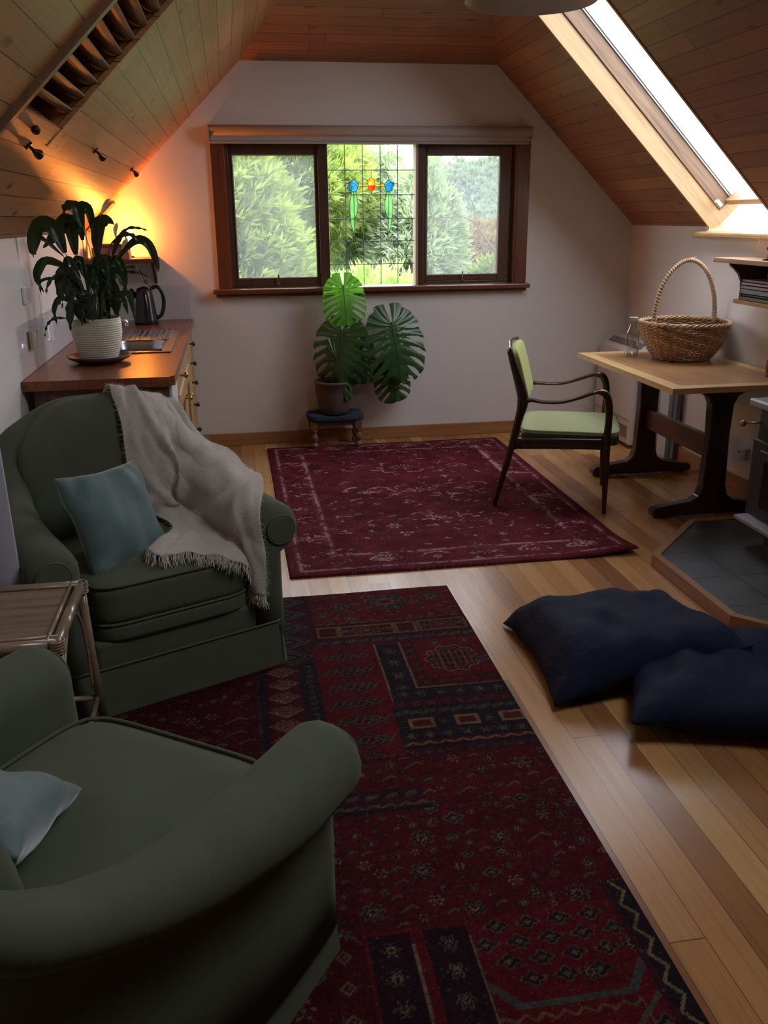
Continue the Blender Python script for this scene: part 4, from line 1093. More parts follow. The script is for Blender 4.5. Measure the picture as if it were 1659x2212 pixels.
# ================================================================== RATTAN SIDE TABLE, CURTAIN
t = thing('side_table', 'rattan side table with woven cane top between the two green armchairs', 'table', (-.675,2.385,0))
TZ = .52; tx0, tx1, ty0, ty1 = -.175, .175, -.19, .205
bm = B(); box(bm, tx0+.02, tx1-.02, ty0+.02, ty1-.02, TZ-.022, TZ-.010); 
nst = 46
for i in range(nst):
    y = ty0+.02+(ty1-ty0-.04)*(i+.5)/nst; tube(bm, [(tx0+.02,y,TZ-.009),(tx1-.02,y,TZ-.009)], ((ty1-ty0-.04)/nst*.52,.003), 6)
obj('cane_top', bm, M['rattan'], t)
cors = [(tx0,ty0),(tx1,ty0),(tx1,ty1),(tx0,ty1)]
for i in range(4):
    a, b = cors[i], cors[(i+1)%4]; mtr = M['rattan_y'] if i%2 else M['rattan']
    bm = B(); tube(bm, [(a[0],a[1],TZ-.014),(b[0],b[1],TZ-.014)], .016, 12); obj('edge_pole', bm, mtr, t, smooth=True)
    nx_, ny_ = -(b[1]-a[1]), (b[0]-a[0]); l_ = math.hypot(nx_,ny_); nx_, ny_ = nx_/l_*.024, ny_/l_*.024
    bm = B(); tube(bm, [(a[0]+nx_,a[1]+ny_,TZ-.003),(b[0]+nx_,b[1]+ny_,TZ-.003)], .0055, 8); obj('edge_cane', bm, mtr, t, smooth=True)
for i, (x, y) in enumerate(cors):
    fx, fy = (.02 if x > 0 else -.02), (.015 if y > 0 else -.015)
    bm = B(); tube(bm, [(x,y,TZ-.01),(x+fx*.3,y+fy*.3,.3),(x+fx,y+fy,0)], .014, 10); lg = obj('leg', bm, M['rattan'], t, smooth=True)
    bm = B(); 
    for k in range(5): tube(bm, [(x+.019*math.cos(2*math.pi*j/12), y+.019*math.sin(2*math.pi*j/12), TZ-.034+k*.0075) for j in range(12)], .0042, 5, loop=True)
    obj('cane_binding', bm, M['rattan'], lg, smooth=True)
for a, b in ((1,2),(0,1)):
    p, q = cors[a], cors[b]
    for s_ in (0,1):
        P0, P1 = (p,q) if s_ == 0 else (q,p)
        bm = B(); pts = [(P0[0]*(1-k)+P1[0]*k, P0[1]*(1-k)+P1[1]*k, z) for k, z in ((.0,.16),(.04,.3),(.16,.42),(.40,.495))]
        tube(bm, catmull(pts,6), .005, 6); obj('curved_brace', bm, M['rattan'], t, smooth=True)
for z in (.12,):
    for i in range(4):
        a, b = cors[i], cors[(i+1)%4]; bm = B(); tube(bm, [(a[0]*1.05,a[1]*1.05,z),(b[0]*1.05,b[1]*1.05,z)], .009, 8); obj('stretcher', bm, M['rattan'], t, smooth=True)
bm = B(); rings = []
pl = []
for k in range(60):
    s_ = k/59; pl.append((-.886+.003*math.sin(s_*40)+(.0 if s_ < .93 else (s_-.93)/.07*.190), 1.9+.78*s_ if s_ < .93 else 2.625+(s_-.93)*.5))
def curt_ring(z):
    fl = 1+.10*(1-z/1.4)
    a = [(XL+.012+(x-XL-.012)*fl*(1.0), y, z) for x, y in pl]; b = [(p[0]-.004, p[1]-.006, z) for p in a[::-1]]
    return a+b
for z in [0.02+i*.07 for i in range(21)]: rings.append(curt_ring(z))
loft(bm, rings); tag(obj('curtain', bm, M['curtain'], None, smooth=True), 'pale lilac-grey cloth curtain hanging against the low wall behind the rattan table', 'curtain')

# ================================================================== KITCHEN BENCH
BZ = .90; ky0, ky1 = 3.955, YB-.004
t = thing('kitchen_unit', 'timber kitchen cabinet unit along the low wall with drawers and a panelled door', 'cabinet', (0,0,0))
bm = B(); box(bm, -.80,-.295, 4.0, 4.02, .10, .86); box(bm, -.865,-.80, 4.0, 4.02, .0, .86)
obj('end_panel', bm, M['cabdark'], t)
bm = B(); box(bm, -.80,-.30, 3.985, 4.0, .755, .855); prism(bm, [(-.80,3.985,.755),(-.30,3.985,.755),(-.30,3.985,.52),(-.70,3.985,.52),(-.80,3.985,.70)], (0,.012,0)); obj('apron', bm, M['cabdark'], t)
bm = B(); box(bm, -.89,-.31, 4.02, ky1, .10, .86); obj('carcass', bm, M['cabdark'], t)
bm = B(); box(bm, -.86,-.34, 4.415, ky1, 0, .10); obj('plinth', bm, M['cabdark'], t)
FX = -.283
bm = B(); box(bm, -.31, FX, 4.42, 5.52, .72, .845); dr = obj('drawer', bm, M['cab'], t, bevel=.004)
bm = B(); box(bm, FX, FX+.006, 4.46, 5.48, .715, .725); obj('drawer_edge', bm, simple('pale_edge',(.60,.50,.33),.35), dr)
def knob(x, y, z, mat, par, s_=1.0):
    b = B(); rings = []
    for r, d in ((.006,0),(.005,.012),(.008,.018),(.015,.024),(.016,.030),(.010,.036),(.003,.038)):
        rings.append([(x+d*s_, y+r*s_*math.cos(2*math.pi*k/14), z+r*s_*math.sin(2*math.pi*k/14)) for k in range(14)])
    loft(b, rings); return obj('knob', b, mat, par, smooth=True)
knob(FX+.003, 4.60, .80, M['brass'], dr, 1.1)
for y0, y1 in ((4.42,4.965),(4.975,5.52)):
    bm = B(); box(bm, -.31, FX-.008, y0, y1, .12, .705)
    ringy = [(y0,y0+.07,.12,.705),(y1-.07,y1,.12,.705),(y0+.07,y1-.07,.12,.19),(y0+.07,y1-.07,.635,.705)]
    for a, b, c_, d in ringy: box(bm, FX-.008, FX+.004, a, b, c_, d)
    dd_ = obj('door', bm, M['cab'], t, bevel=.003); knob(FX+.004, y1-.035 if y0 < 4.5 else y0+.035, .62, M['brass'], dd_)
for z0 in (.735,.610,.485,.340,.175):
    bm = B(); box(bm, -.31, FX, 5.56, 6.25, z0-.0, z0+.115 if z0 > .4 else z0+.135); dr = obj('drawer', bm, M['cab'], t, bevel=.004)
    knob(FX, 5.88, z0+.055, M['darkbrass'], dr)
bm = B(); box(bm, -.31, FX-.002, 6.25, ky1, .10, .86); obj('filler_panel', bm, M['cab'], t)
bm = B(); box(bm, -.86, -.283, 4.05, 4.40, .04, .85)
fr = tag(obj('bar_fridge', bm, M['white_enamel'], None, bevel=.008), 'white front of a small bar fridge under the near end of the timber benchtop', 'fridge')
# make room for the fridge in the carcass
bpy.data.objects.remove(bpy.data.objects['carcass']); bm = B(); box(bm, -.89,-.31, 4.41, ky1, .10, .855); obj('carcass', bm, M['cabdark'], t)
# benchtop with a hole for the sink
sx0, sx1, sy0_, sy1_ = -.715, -.335, 4.72, 5.70
bm = B(); r_ = .03
def plate(bm, x0,x1,y0,y1): box(bm, x0,x1,y0,y1, BZ-.042, BZ)
plate(bm, XL+.002, sx0, ky0, ky1); plate(bm, sx1, -.285, ky0, ky1); plate(bm, sx0, sx1, ky0, sy0_); plate(bm, sx0, sx1, sy1_, ky1)
prism(bm, [(-.285,ky0+.02,BZ-.042),(-.285,ky1,BZ-.042),(-.265,ky1,BZ-.042),(-.265,ky0+.03,BZ-.042)], (0,0,.042))
bench = tag(obj('benchtop', bm, M['bench'], None), 'polished red-brown timber benchtop with a sink cut in it', 'benchtop')
bench.data.materials[0] = M['bench']
t = thing('sink', 'stainless steel sink with ribbed drainer set in the timber benchtop', 'sink', ((sx0+sx1)/2,(sy0_+sy1_)/2,BZ))
hx, hy = (sx1-sx0)/2+.012, (sy1_-sy0_)/2+.012
bm = B(); box(bm, -hx,hx,.02,hy,.0,.004); box(bm,-hx,-hx+.05,-hy,.02,0,.004); box(bm,hx-.05,hx,-hy,.02,0,.004); box(bm,-hx+.05,hx-.05,-hy,-hy+.05,0,.004)
box(bm, -hx, hx, -hy, -hy+.004, 0, .007); box(bm, hx-.004, hx, -hy, hy, 0, .007); box(bm, -hx, hx, hy-.004, hy, 0, .007)
obj('rim', bm, M['steel'], t, bevel=.001)
for k in range(11):
    bm = B(); x = -hx+.045+k*(2*hx-.09)/10; tube(bm, [(x,.06,.004),(x,hy-.05,.007)], (.006,.0045), 6); obj('rib', bm, M['steel'], t)
bm = B(); rings = []
for z, s_ in ((.003,1.0),(-.01,.98),(-.13,.93),(-.15,.80),(-.155,.1)):
    r_ = []
    for k in range(32):
        a = 2*math.pi*k/32; c_, d_ = math.cos(a), math.sin(a); p = 5; l = (abs(c_)**p+abs(d_)**p)**(1/p)
        r_.append((c_/l*(hx-.048)*s_, (-hy+.05+.02)/2+d_/l*((hy-.05+.02)/2)*s_, z))
    rings.append(r_)
loft(bm, rings, cap=False); bm.faces.new([v for v in bm.verts][-32:]); obj('bowl', bm, M['steel'], t, smooth=True)
t = thing('tap', 'chrome mixer tap behind the potted lily on the benchtop', 'tap', (-.770,5.35,BZ))
bm = B(); tube(bm, [(0,0,0),(0,0,.01),(0,0,.012),(0,0,.10)], [.024,.024,.014,.013], 14); obj('base', bm, M['chrome'], t, smooth=True)
bm = B(); tube(bm, catmull([(0,0,.09),(.03,0,.135),(.10,0,.135),(.165,0,.10),(.17,0,.07)],5), .010, 10); obj('spout', bm, M['chrome'], t, smooth=True)
bm = B(); tube(bm, [(0,0,.10),(0,0,.125),(.01,-.05,.14)], [.012,.012,.006], 8); obj('handle', bm, M['chrome'], t, smooth=True)
t = thing('kettle', 'black jug kettle with a big curved handle at the far end of the benchtop', 'kettle', (-.555,6.10,BZ))
bm = B(); lathe(bm, [(.075,0),(.078,.012),(.074,.03),(.060,.14),(.052,.20),(.045,.225),(.02,.235),(.004,.24)], 28); obj('jug', bm, M['black'], t, smooth=True)
bm = B(); tube(bm, catmull([(.045,0,.225),(.085,0,.235),(.115,0,.19),(.118,0,.12),(.10,0,.06),(.068,0,.035)],6), (.009,.013), 8); obj('handle', bm, M['black'], t, smooth=True)
bm = B(); tube(bm, [(-.05,0,.17),(-.075,0,.21),(-.085,0,.225)], [.018,.014,.008], 10); obj('spout', bm, M['black'], t, smooth=True)
bm = B(); tube(bm, [(.020,-.062,.04),(.012,-.048,.19)], .006, 6); obj('water_gauge', bm, simple('pale_gauge',(.5,.52,.55),.3), t)
# splashbacks, switches
def flat(name, label, cat, bm, mat, **k): return tag(obj(name, bm, mat, None, **k), label, cat)
flat('splashback', 'clear glass splashback on the low wall along the timber benchtop', 'splashback', box(B(), XL+.001, XL+.008, ky0+.02, YB-.01, BZ, 1.125), M['splash'])
flat('splashback', 'clear glass splashback on the gable wall behind the kettle', 'splashback', box(B(), XL+.01, -.278, YB-.008, YB-.001, BZ, 1.128), M['splash'])
def wallplate(name, lab, cat, y, z, w_, h_, mat, dots):
    t = thing(name, lab, cat, (XL+.001,y,z)); obj('plate', box(B(), 0,.012,-w_/2,w_/2,-h_/2,h_/2), mat, t, bevel=.003)
    for dy, dz in dots: obj('rocker', box(B(), .012,.018,dy-.008,dy+.008,dz-.012,dz+.012), mat, t, bevel=.002)
wallplate('light_switch', 'white two-rocker light switch on the low wall above the splashback', 'switch', 4.25, 1.235, .115, .072, M['white_plastic'], ((-.012,0),(.014,0)))
t = thing('power_outlet', 'small beige power outlet on the splashback above the benchtop', 'outlet', (XL+.009,4.24,1.045))
obj('plate', box(B(), 0,.016,-.055,.055,-.04,.04), simple('beige_plastic',(.42,.36,.24),.4), t, bevel=.003); obj('rocker', box(B(), .016,.021,-.03,-.012,.008,.03), M['white_plastic'], t, bevel=.002)
# white bracket under the bench end
t = thing('pipe_bracket', 'white curved bracket in the gap under the benchtop end by the wall', 'bracket', (-.83,3.975,.72))
bm = B(); tube(bm, catmull([(-.05,0,.04),(.0,0,.02),(.05,0,-.01),(.08,0,-.05)],5), (.004,.012), 6); obj('arm', bm, M['white_plastic'], t)
bm = B(); tube(bm, catmull([(-.05,0,-.045),(.0,0,-.03),(.06,0,-.035)],5), (.004,.010), 6); obj('arm', bm, M['white_plastic'], t)

# corner shelf with lamp and books
t = thing('wall_shelf', 'small dark timber shelf in the kitchen corner under the glowing lamp', 'shelf', (0,0,0))
obj('board', box(B(), XL, -.455, 6.02, YB, 1.285, 1.312), M['cabdark'], t, bevel=.003)
bm = B(); prism(bm, [(XL+.01,6.30,1.285),(XL+.01,6.30,1.12),(XL+.01,6.27,1.14),(XL+.01,6.10,1.27),(XL+.01,6.10,1.285)], (.02,0,0)); obj('bracket', bm, M['cabdark'], t)
bm = B(); prism(bm, [(-.50,6.325,1.285),(-.50,6.325,1.14),(-.50,6.30,1.16),(-.50,6.15,1.275),(-.50,6.15,1.285)], (.02,0,0)); obj('bracket', bm, M['cabdark'], t)
SB = 1.312
for i, (w_, h_, dx, col) in enumerate(((.225,.036,0,(.30,.17,.13)),(.22,.032,-.004,(.24,.13,.11)),(.205,.022,.003,(.12,.05,.035)))):
    z = SB+sum((.036,.032,.022)[:i])+.0005*i
    t = thing('book', ['brown hardback book, lowest in the stack on the corner shelf','reddish brown book, middle of the stack on the corner shelf','thin dark book on top of the corner shelf stack'][i], 'book', (-.735+dx,6.13,z), 0, 'books stacked on the corner shelf')
    mcol = simple('book_cover_%d'%i, col, .5); obj('cover', box(B(), -w_/2,w_/2,-.075,.075,0,h_), mcol, t, bevel=.002)
    obj('page_block', box(B(), -w_/2+.006,w_/2+.001,-.068,.068,.003,h_-.003), simple('page_edges',(.45,.38,.28),.8) if i == 0 else bpy.data.materials['page_edges'], t)
t = thing('table_lamp', 'small glowing orange lamp on the corner shelf behind the lily', 'lamp', (-.640,6.262,SB))
bm = B(); lathe(bm, [(.032,0),(.032,.008),(.010,.014),(.008,.09),(.014,.10)], 20); obj('base', bm, M['darkbrass'], t, smooth=True)
mb_, t_, bs_ = newmat('glowing_bulb'); bs_.inputs['Emission Color'].default_value = (1,.42,.10,1); bs_.inputs['Emission Strength'].default_value = 30; bs_.inputs['Base Color'].default_value = (1,.6,.3,1)
bm = B(); lathe(bm, [(.013,.098),(.024,.125),(.029,.15),(.022,.177),(.003,.19)], 20); obj('bulb', bm, mb_, t, smooth=True)
ld = bpy.data.lights.new('lamp_glow','POINT'); ld.energy = LAMP_POWER; ld.color = (1,.27,.035); ld.shadow_soft_size = .03
lo = bpy.data.objects.new('lamp_glow', ld); link(lo, t); lo.location = (0,-.0,.15)
bpy.data.objects['bulb'].visible_shadow = True
t = thing('photo_frame', 'dark little wooden frame leaning in the corner beside the lamp', 'frame', (-.86,6.20,SB))
bm = B(); prism(bm, [(.0,0,0),(.012,-.02,0),(.05,.06,.20),(.038,.075,.20)], (.004,.05,0)); obj('frame', bm, M['cabdark'], t)

# ================================================================== PEACE LILY
t = thing('saucer', 'wide brown wooden dish under the lily pot on the benchtop', 'dish', (-.640,4.455,BZ+.0005))
bm = B(); lathe(bm, [(.085,0),(.100,.004),(.140,.022),(.150,.034),(.146,.037),(.134,.026),(.098,.010),(.0015,.009)], 40); obj('dish', bm, M['saucer'], t, smooth=True)
PX, PY, PZ = -.640, 4.455, BZ+.0105
t = thing('potted_peace_lily', 'potted peace lily with drooping dark leaves in a ribbed cream pot', 'plant', (PX,PY,PZ))
bm = B(); prof = [(.070,0),(.082,.004)]
for i in range(76):
    z = .006+.194*i/75; r = .083+.034*math.sin(min(1,(z/.2))*math.pi*.62)/math.sin(math.pi*.5); prof.append((r*(.985 if z > .18 else 1)+.0016*math.sin(i*2*math.pi/4.0), z))
prof += [(.108,.201),(.104,.195),(.100,.17),(.001,.168)]
lathe(bm, prof, 48); obj('pot', bm, M['pot_white'], t, smooth=True)
bm = B(); lathe(bm, [(.099,.171),(.001,.176)], 24); obj('soil', bm, M['soil'], t)
def leafstrip(pts, W, n=16, fold=.25, up=Vector((0,-1,.3)), power=.8, wav=.0, twist=0.0):
    P = catmull(pts, max(2,n//(len(pts)-1))); N_ = len(P); V = []; F = []; prev = None
    for i, p in enumerate(P):
        tg = (P[min(i+1,N_-1)]-P[max(i-1,0)]).normalized(); s_ = tg.cross(up)
        if s_.length < 1e-3: s_ = prev or Vector((1,0,0))
        s_.normalize()
        if prev is not None and s_.dot(prev) < 0: s_ = -s_
        prev = s_.copy(); nrm = s_.cross(tg)
        if twist: s_ = (s_*math.cos(twist*i/N_)+nrm*math.sin(twist*i/N_)); nrm = s_.cross(tg)
        u = i/(N_-1); w_ = W*(math.sin(math.pi*min(1,(u*.97+.03))**power))**.85*(1 if u < 1 else 0)+.0005
        wv = wav*math.sin(i*1.7)
        V += [tuple(p-s_*w_+nrm*(w_*fold+wv)), tuple(p-s_*w_*.5+nrm*w_*fold*.3), tuple(p), tuple(p+s_*w_*.5+nrm*w_*fold*.3), tuple(p+s_*w_+nrm*(w_*fold-wv))]
        if i:
            a = (i-1)*5
            for k in range(4): F.append((a+k,a+k+1,a+6+k,a+5+k))
    return V, F
def SC(px, py, dy=0):
    x = (px-216)*.00214*(1+dy/4.6); z = (694-py)*.00212*(1+dy/4.6)+.200
    x = max(x, XL-PX+.016, (xs_l(z+PZ) if z+PZ > KN else XL)-PX+.022)
    return Vector((x, dy, z))
lil = [ # stem foot dx, leaf base, mid(s), tip, half width, depth
 ((222,560),[(212,500),(200,462),(183,460),(176,472)],.034,-.02),
 ((205,570),[(205,530),(205,470),(225,470),(232,545)],.030,.03),
 ((195,600),[(182,545),(165,495),(135,490),(118,535),(122,548)],.042,-.20),
 ((190,600),[(188,560),(180,490),(150,520),(122,545)],.040,.03),
 ((235,590),[(236,560),(245,500),(262,490),(277,490)],.036,-.03),
 ((235,590),[(232,560),(236,520),(255,487),(275,500)],.030,.04),
 ((185,640),[(165,560),(125,523),(100,530),(89,562)],.012,-.02),
 ((190,640),[(180,590),(130,570),(108,590),(98,612),(114,636)],.024,.0),
 ((190,640),[(170,620),(130,610),(105,618),(82,645)],.008,.05),
 ((196,660),[(170,655),(150,648),(134,672),(137,708)],.015,-.05),
 ((196,680),[(160,690),(135,690),(118,705),(110,728)],.008,-.08),
 ((240,600),[(262,540),(300,508),(325,506),(346,512)],.008,.02),
 ((242,610),[(268,560),(290,520),(315,520),(325,532)],.016,-.03),
 ((240,610),[(280,560),(320,530),(345,540),(358,575),(361,600)],.024,.0),
 ((240,610),[(275,570),(305,540),(335,535),(350,550)],.012,.05),
 ((242,640),[(280,590),(310,590),(328,620),(345,640)],.009,.03),
 ((244,650),[(268,640),(295,640),(302,660),(305,700)],.018,-.07),
 ((230,660),[(238,650),(262,648),(278,660),(285,690)],.022,.03),
 ((240,640),[(262,610),(290,600),(318,604),(334,612)],.008,.06),
 ((200,660),[(180,640),(168,625),(150,625),(145,650)],.011,.02),
 ((205,640),[(185,610),(165,600),(140,605),(125,625),(122,640)],.011,-.04)]
rgl = random.Random(31)
for i in range(34):
    a = rgl.uniform(0,6.28); ex = rgl.uniform(25,80); hh = rgl.uniform(560,665)
    x = 216+ex*math.cos(a); dy = .15*math.sin(a)
    lil.append(((216+ex*.3*math.cos(a),680),[(216+(x-216)*.35,hh+40),(216+(x-216)*.75,hh),(x,hh+18),(216+(x-216)*1.1,hh+55)],rgl.uniform(.016,.032),dy))
for i, (ft, pts, wd, dy) in enumerate(lil):
    P = [SC(px_,py_,dy) for px_,py_ in pts]; b0 = Vector(((ft[0]-216)*.0010,dy*.25,.176)); b1 = SC(ft[0],ft[1],dy*.6)
    V, F = leafstrip(P, wd*.86, 18, .30, Vector((.1,-1,.35)), .8, .0045, rgl.uniform(-.9,.9))
    lf = obj('leaf', (V,F), M['lily'], t, smooth=True)
    bm = B(); tube(bm, catmull([b0,(b0+b1)/2+Vector((0,0,.03)),b1,P[0]] if (b1-P[0]).length > .01 else [b0,b1],4), [.0028,.0018], 5); obj('stem', bm, M['lily_stem'], lf)
for foot, pts in (((232,600),[(252,475),(258,460),(266,448),(275,445)]),((240,600),[(278,525),(276,508),(280,498),(284,492)]),((240,620),[(288,548),(292,535),(298,528),(297,520)])):
    P = [SC(*p,-.02) for p in pts]; V, F = leafstrip(P, .013, 14, .5, Vector((.8,-.6,0)), .9)
    lf = obj('flower_spathe', (V,F), M['spathe'], t, smooth=True)
    bm = B(); tube(bm, catmull([Vector((.02,0,.18)),SC(*foot,-.01),P[0]],6), .0022, 5); obj('stem', bm, M['lily_stem'], lf)

# ================================================================== MONSTERA ON STOOL
t = thing('footstool', 'low footstool with navy padded top and turned legs under the monstera', 'stool', (.672,6.165,.0125))
bm = B(); superbox(bm, (0,0,.212), (.395,.235,.062), 5, 12)
for v in bm.verts:
    if v.co.z > .215: v.co.z -= .010*(1-(v.co.x/.2)**2)
obj('padded_top', bm, M['denim'], t, smooth=True)
bm = B(); box(bm, -.165,.165,-.085,-.07,.155,.185); box(bm,-.165,.165,.07,.085,.155,.185); box(bm,-.165,-.15,-.085,.085,.155,.185); box(bm,.15,.165,-.085,.085,.155,.185); obj('frame', bm, M['stool_wood'], t)
for sx_ in (-1,1):
    for sy_ in (-1,1):
        bm = B(); box(bm, sx_*.155-.024, sx_*.155+.024, sy_*.078-.024, sy_*.078+.024, .135, .19)
        lathe(bm, [(.014,.012),(.024,.0),(.028,.018),(.020,.034),(.015,.04),(.024,.052),(.026,.075),(.018,.10),(.015,.105),(.023,.115),(.023,.125),(.017,.137)], 18, (sx_*.155,sy_*.078,0)); obj('leg', bm, M['stool_wood'], t, smooth=False)
t = thing('potted_monstera', 'monstera plant with split leaves in a dark brown pot on the footstool', 'plant', (.670,6.165,.248))
bm = B(); lathe(bm, [(.095,0),(.105,.006),(.112,.03),(.128,.14),(.132,.205),(.136,.208),(.136,.225),(.130,.226),(.124,.20),(.001,.195)], 40); obj('pot', bm, M['pot_dark'], t, smooth=True)
bm = B(); lathe(bm, [(.10,-.002),(.118,.0),(.124,.012),(.118,.014),(.106,.006)], 36); obj('drip_tray', bm, M['dark'], t, smooth=True)
bm = B(); lathe(bm, [(.121,.197),(.001,.204)], 24); obj('soil', bm, M['soil'], t)
def monstera(base, tip, nrm, W, slits, holes, mat, stem, bend=.15, seed=1, cup=.10, curl=.0):
    """base: petiole joint, tip: leaf tip (local), nrm: facing.  slits: (side, t, start) ; holes (side,t,s0,s1,w)"""
    base, tip = Vector(base), Vector(tip); ax = tip-base; L = ax.length; ax.normalize(); nrm = Vector(nrm); nrm = (nrm-ax*nrm.dot(ax)).normalized(); sd = ax.cross(nrm)
    NT, NS = 150, 26; V = []; F = []; r = random.Random(seed); idx = {}
    def halfw(t_):  # outline half width for angle-like param 0..1
        return 0
    # each vein leaves the midrib at m(t) and ends on the outline at o(t)
    def outline(t_):
        a = math.pi*(.985*t_)          # 0: notch by the petiole, 1: tip
        R_ = W*(1+.10*math.cos(a*2+.3)+.025*math.sin(t_*44))
        x = R_*math.sin(a)**.80; z = .36*L-(.60*L)*math.cos(a)+ (-.06*L if t_ < .1 else 0)
        if t_ < .16: x += (.16-t_)*W*.55
        return x, z
    for s_ in (-1,1):
        for i in range(NT+1):
            t_ = i/NT; ox, oz = outline(t_); mz = .93*L*t_**2.1
            for j in range(NS+1):
                q = j/NS; k = q**1.0
                x = ox*q; z = mz+(oz-mz)*(q**1.7)
                y = -cup*W*(q**2)*1.2 + .012*math.sin(t_*58)*q*.35 - bend*L*(max(0,z/L))**2 + curl*q*q*W*math.sin(t_*4)
                idx[(s_,i,j)] = len(V); V.append(tuple(base+sd*(x*s_)+ax*z+nrm*y))
        for i in range(NT):
            t_ = (i+.5)/NT
            for j in range(NS):
                q = (j+.5)/NS; skip = False
                for (ss,ts,q0,ww) in slits:
                    if ss == s_ and q > q0:
                        g = (q-q0)/(1-q0); wd = ww*math.sin(min(1,g*1.15+.08)*math.pi*.62)*(1 if g < .85 else .75)
                        if abs(t_-ts) < wd: skip = True
                for (ss,ts,q0,q1,ww) in holes:
                    if ss == s_ and q0 < q < q1 and abs(t_-ts) < ww*math.sin((q-q0)/(q1-q0)*math.pi): skip = True
                if skip: continue
                F.append((idx[(s_,i,j)],idx[(s_,i,j+1)],idx[(s_,i+1,j+1)],idx[(s_,i+1,j)]))
    lf = obj('leaf', (V,F), mat, t, smooth=True)
    bm = B(); P = []
    for i in range(13):
        z = L*.94*i/12; P.append(base+ax*z+nrm*(.003-bend*L*(z/L)**2))
    tube(bm, P, [.0030,.0008], 5); obj('midrib', bm, M['mstem'], lf)
    bm = B(); tube(bm, catmull(stem+[base],7), [.0060,.0042], 7); obj('stem', bm, M['mstem'], lf)
sl = lambda ts, q0, w_: [(s_,t_,q0+.05*hsh(t_,s_),w_) for t_ in ts for s_ in (-1,1)]
ho = lambda ts, q0, q1, w_: [(s_,t_+.01*s_,q0,q1,w_) for t_ in ts for s_ in (-1,1)]
# local coordinates: x right, y away, z up from the pot foot
monstera((.080,-.02,.868), (.092,-.075,.590), (.05,-1,.25), .165, sl((.47,.58,.68,.78,.88),.34,.023)+[(-1,.33,.5,.010),(1,.36,.55,.008)], ho((.22,.28,.40,.52,.62),.14,.26,.010)+ho((.24,),.45,.62,.012), M['monstera_lit'], [Vector((.02,0,.20)),Vector((.045,.03,.45)),Vector((.065,.03,.72))], .02, 1, .05)
monstera((.060,-.06,.575), (.020,-.17,.215), (-.35,-1,.45), .215, sl((.40,.52,.63,.74,.85),.42,.026), ho((.34,.46,.57),.2,.30,.008), M['monstera'], [Vector((.03,0,.20)),Vector((.04,.0,.38))], .10, 2, .22, .25)
monstera((.405,-.05,.615), (.470,-.15,.185), (.12,-1,.30), .235, sl((.36,.50,.62,.73,.83,.92),.42,.024), ho((.28,.38,.46,.54,.62),.16,.27,.010)+ho((.42,.55),.33,.46,.011), M['monstera'], [Vector((.02,.0,.20)),Vector((.09,.0,.45)),Vector((.24,-.01,.57))], .08, 3, .14, .10)
monstera((.400,.02,.300), (.455,-.02,.040), (.15,-1,.15), .150, sl((.45,.58,.70,.82),.30,.030), [], M['monstera'], [Vector((.03,.02,.20)),Vector((.18,.03,.30)),Vector((.32,.03,.34))], .05, 4, .15)
monstera((.00,-.09,.42), (.075,-.14,.08), (-.2,-1,.5), .075, sl((.5,.65,.8),.4,.03), [], M['monstera'], [Vector((.0,-.02,.2)),Vector((-.01,-.05,.33))], .05, 5, .3)
monstera((.19,-.03,.48), (.235,-.10,.20), (.2,-1,.35), .12, sl((.5,.63,.76,.88),.45,.018), [], M['monstera'], [Vector((.03,0,.2)),Vector((.10,-.01,.40))], .06, 6, .2)
for a in (-.06,-.02,.03):
    bm = B(); tube(bm, catmull([(a,-.02,.20),(a*1.6-.01,-.03,.26),(a*2,-.02,.31)],5), .004, 6); obj('stem', bm, M['mstem'], t)

# ================================================================== GREEN ARMCHAIR WITH TEAK FRAME
# local: x = forwards (towards the table), y = away from the camera, z up
gr = math.atan2(-.364,.931)
t = thing('dining_armchair', 'dark teak framed armchair with green seat and back pads at the table', 'chair', (1.756,4.73,0), gr)
HW = .278
def frame_curve(name, pts, rr, mat, n=12, up=(0,1,0), power=2.6, sub=5, par=t):
    bm = B(); tube(bm, catmull(pts, sub), rr, n, up=up, power=power); return obj(name, bm, mat, par, smooth=True)
for sg in (-1,1):
    y = HW*sg; yb = y*.97
    frame_curve('rear_leg', [(-.292,yb,.0125),(-.262,yb,.14),(-.215,yb,.33),(-.178,yb,.50),(-.158,yb,.60),(-.178,yb*.98,.70),(-.215,yb*.96,.80),(-.238,yb*.95,.872)],
        [(.012,.013),(.015,.016),(.019,.021),(.021,.020),(.030,.018),(.022,.015),(.018,.013),(.014,.010)], M['darkteak'])
    frame_curve('front_leg', [(.305,y,0),(.300,y,.20),(.294,y,.40),(.296,y,.52),(.292,y,.60),(.272,y,.655),(.235,y,.672)],
        [(.011,.012),(.017,.017),(.021,.020),(.019,.018),(.020,.018),(.020,.018),(.016,.018)], M['darkteak'])
    frame_curve('armrest', [(-.160,yb,.600),(-.115,yb,.612),(-.04,y*1.01,.606),(.05,y*1.04,.612),(.14,y*1.05,.640),(.205,y*1.03,.664),(.245,y,.672),(.275,y,.662)],
        [(.020,.018),(.011,.018),(.008,.026),(.008,.030),(.010,.029),(.011,.026),(.012,.022),(.012,.018)], M['armteak'])
    frame_curve('side_rail', [(-.20,yb,.370),(.05,y,.382),(.295,y,.388)], (.029,.011), M['darkteak'], power=5)
frame_curve('front_rail', [(.292,-HW,.385),(.292,HW,.385)], (.012,.027), M['darkteak'], up=(0,0,1), power=5)
frame_curve('rear_rail', [(-.195,-HW,.365),(-.195,HW,.365)], (.012,.027), M['darkteak'], up=(0,0,1), power=5)
frame_curve('back_rail', [(-.232,-HW*.95,.862),(-.252,0,.880),(-.232,HW*.95,.862)], (.010,.020), M['darkteak'], up=(0,0,1), power=4)
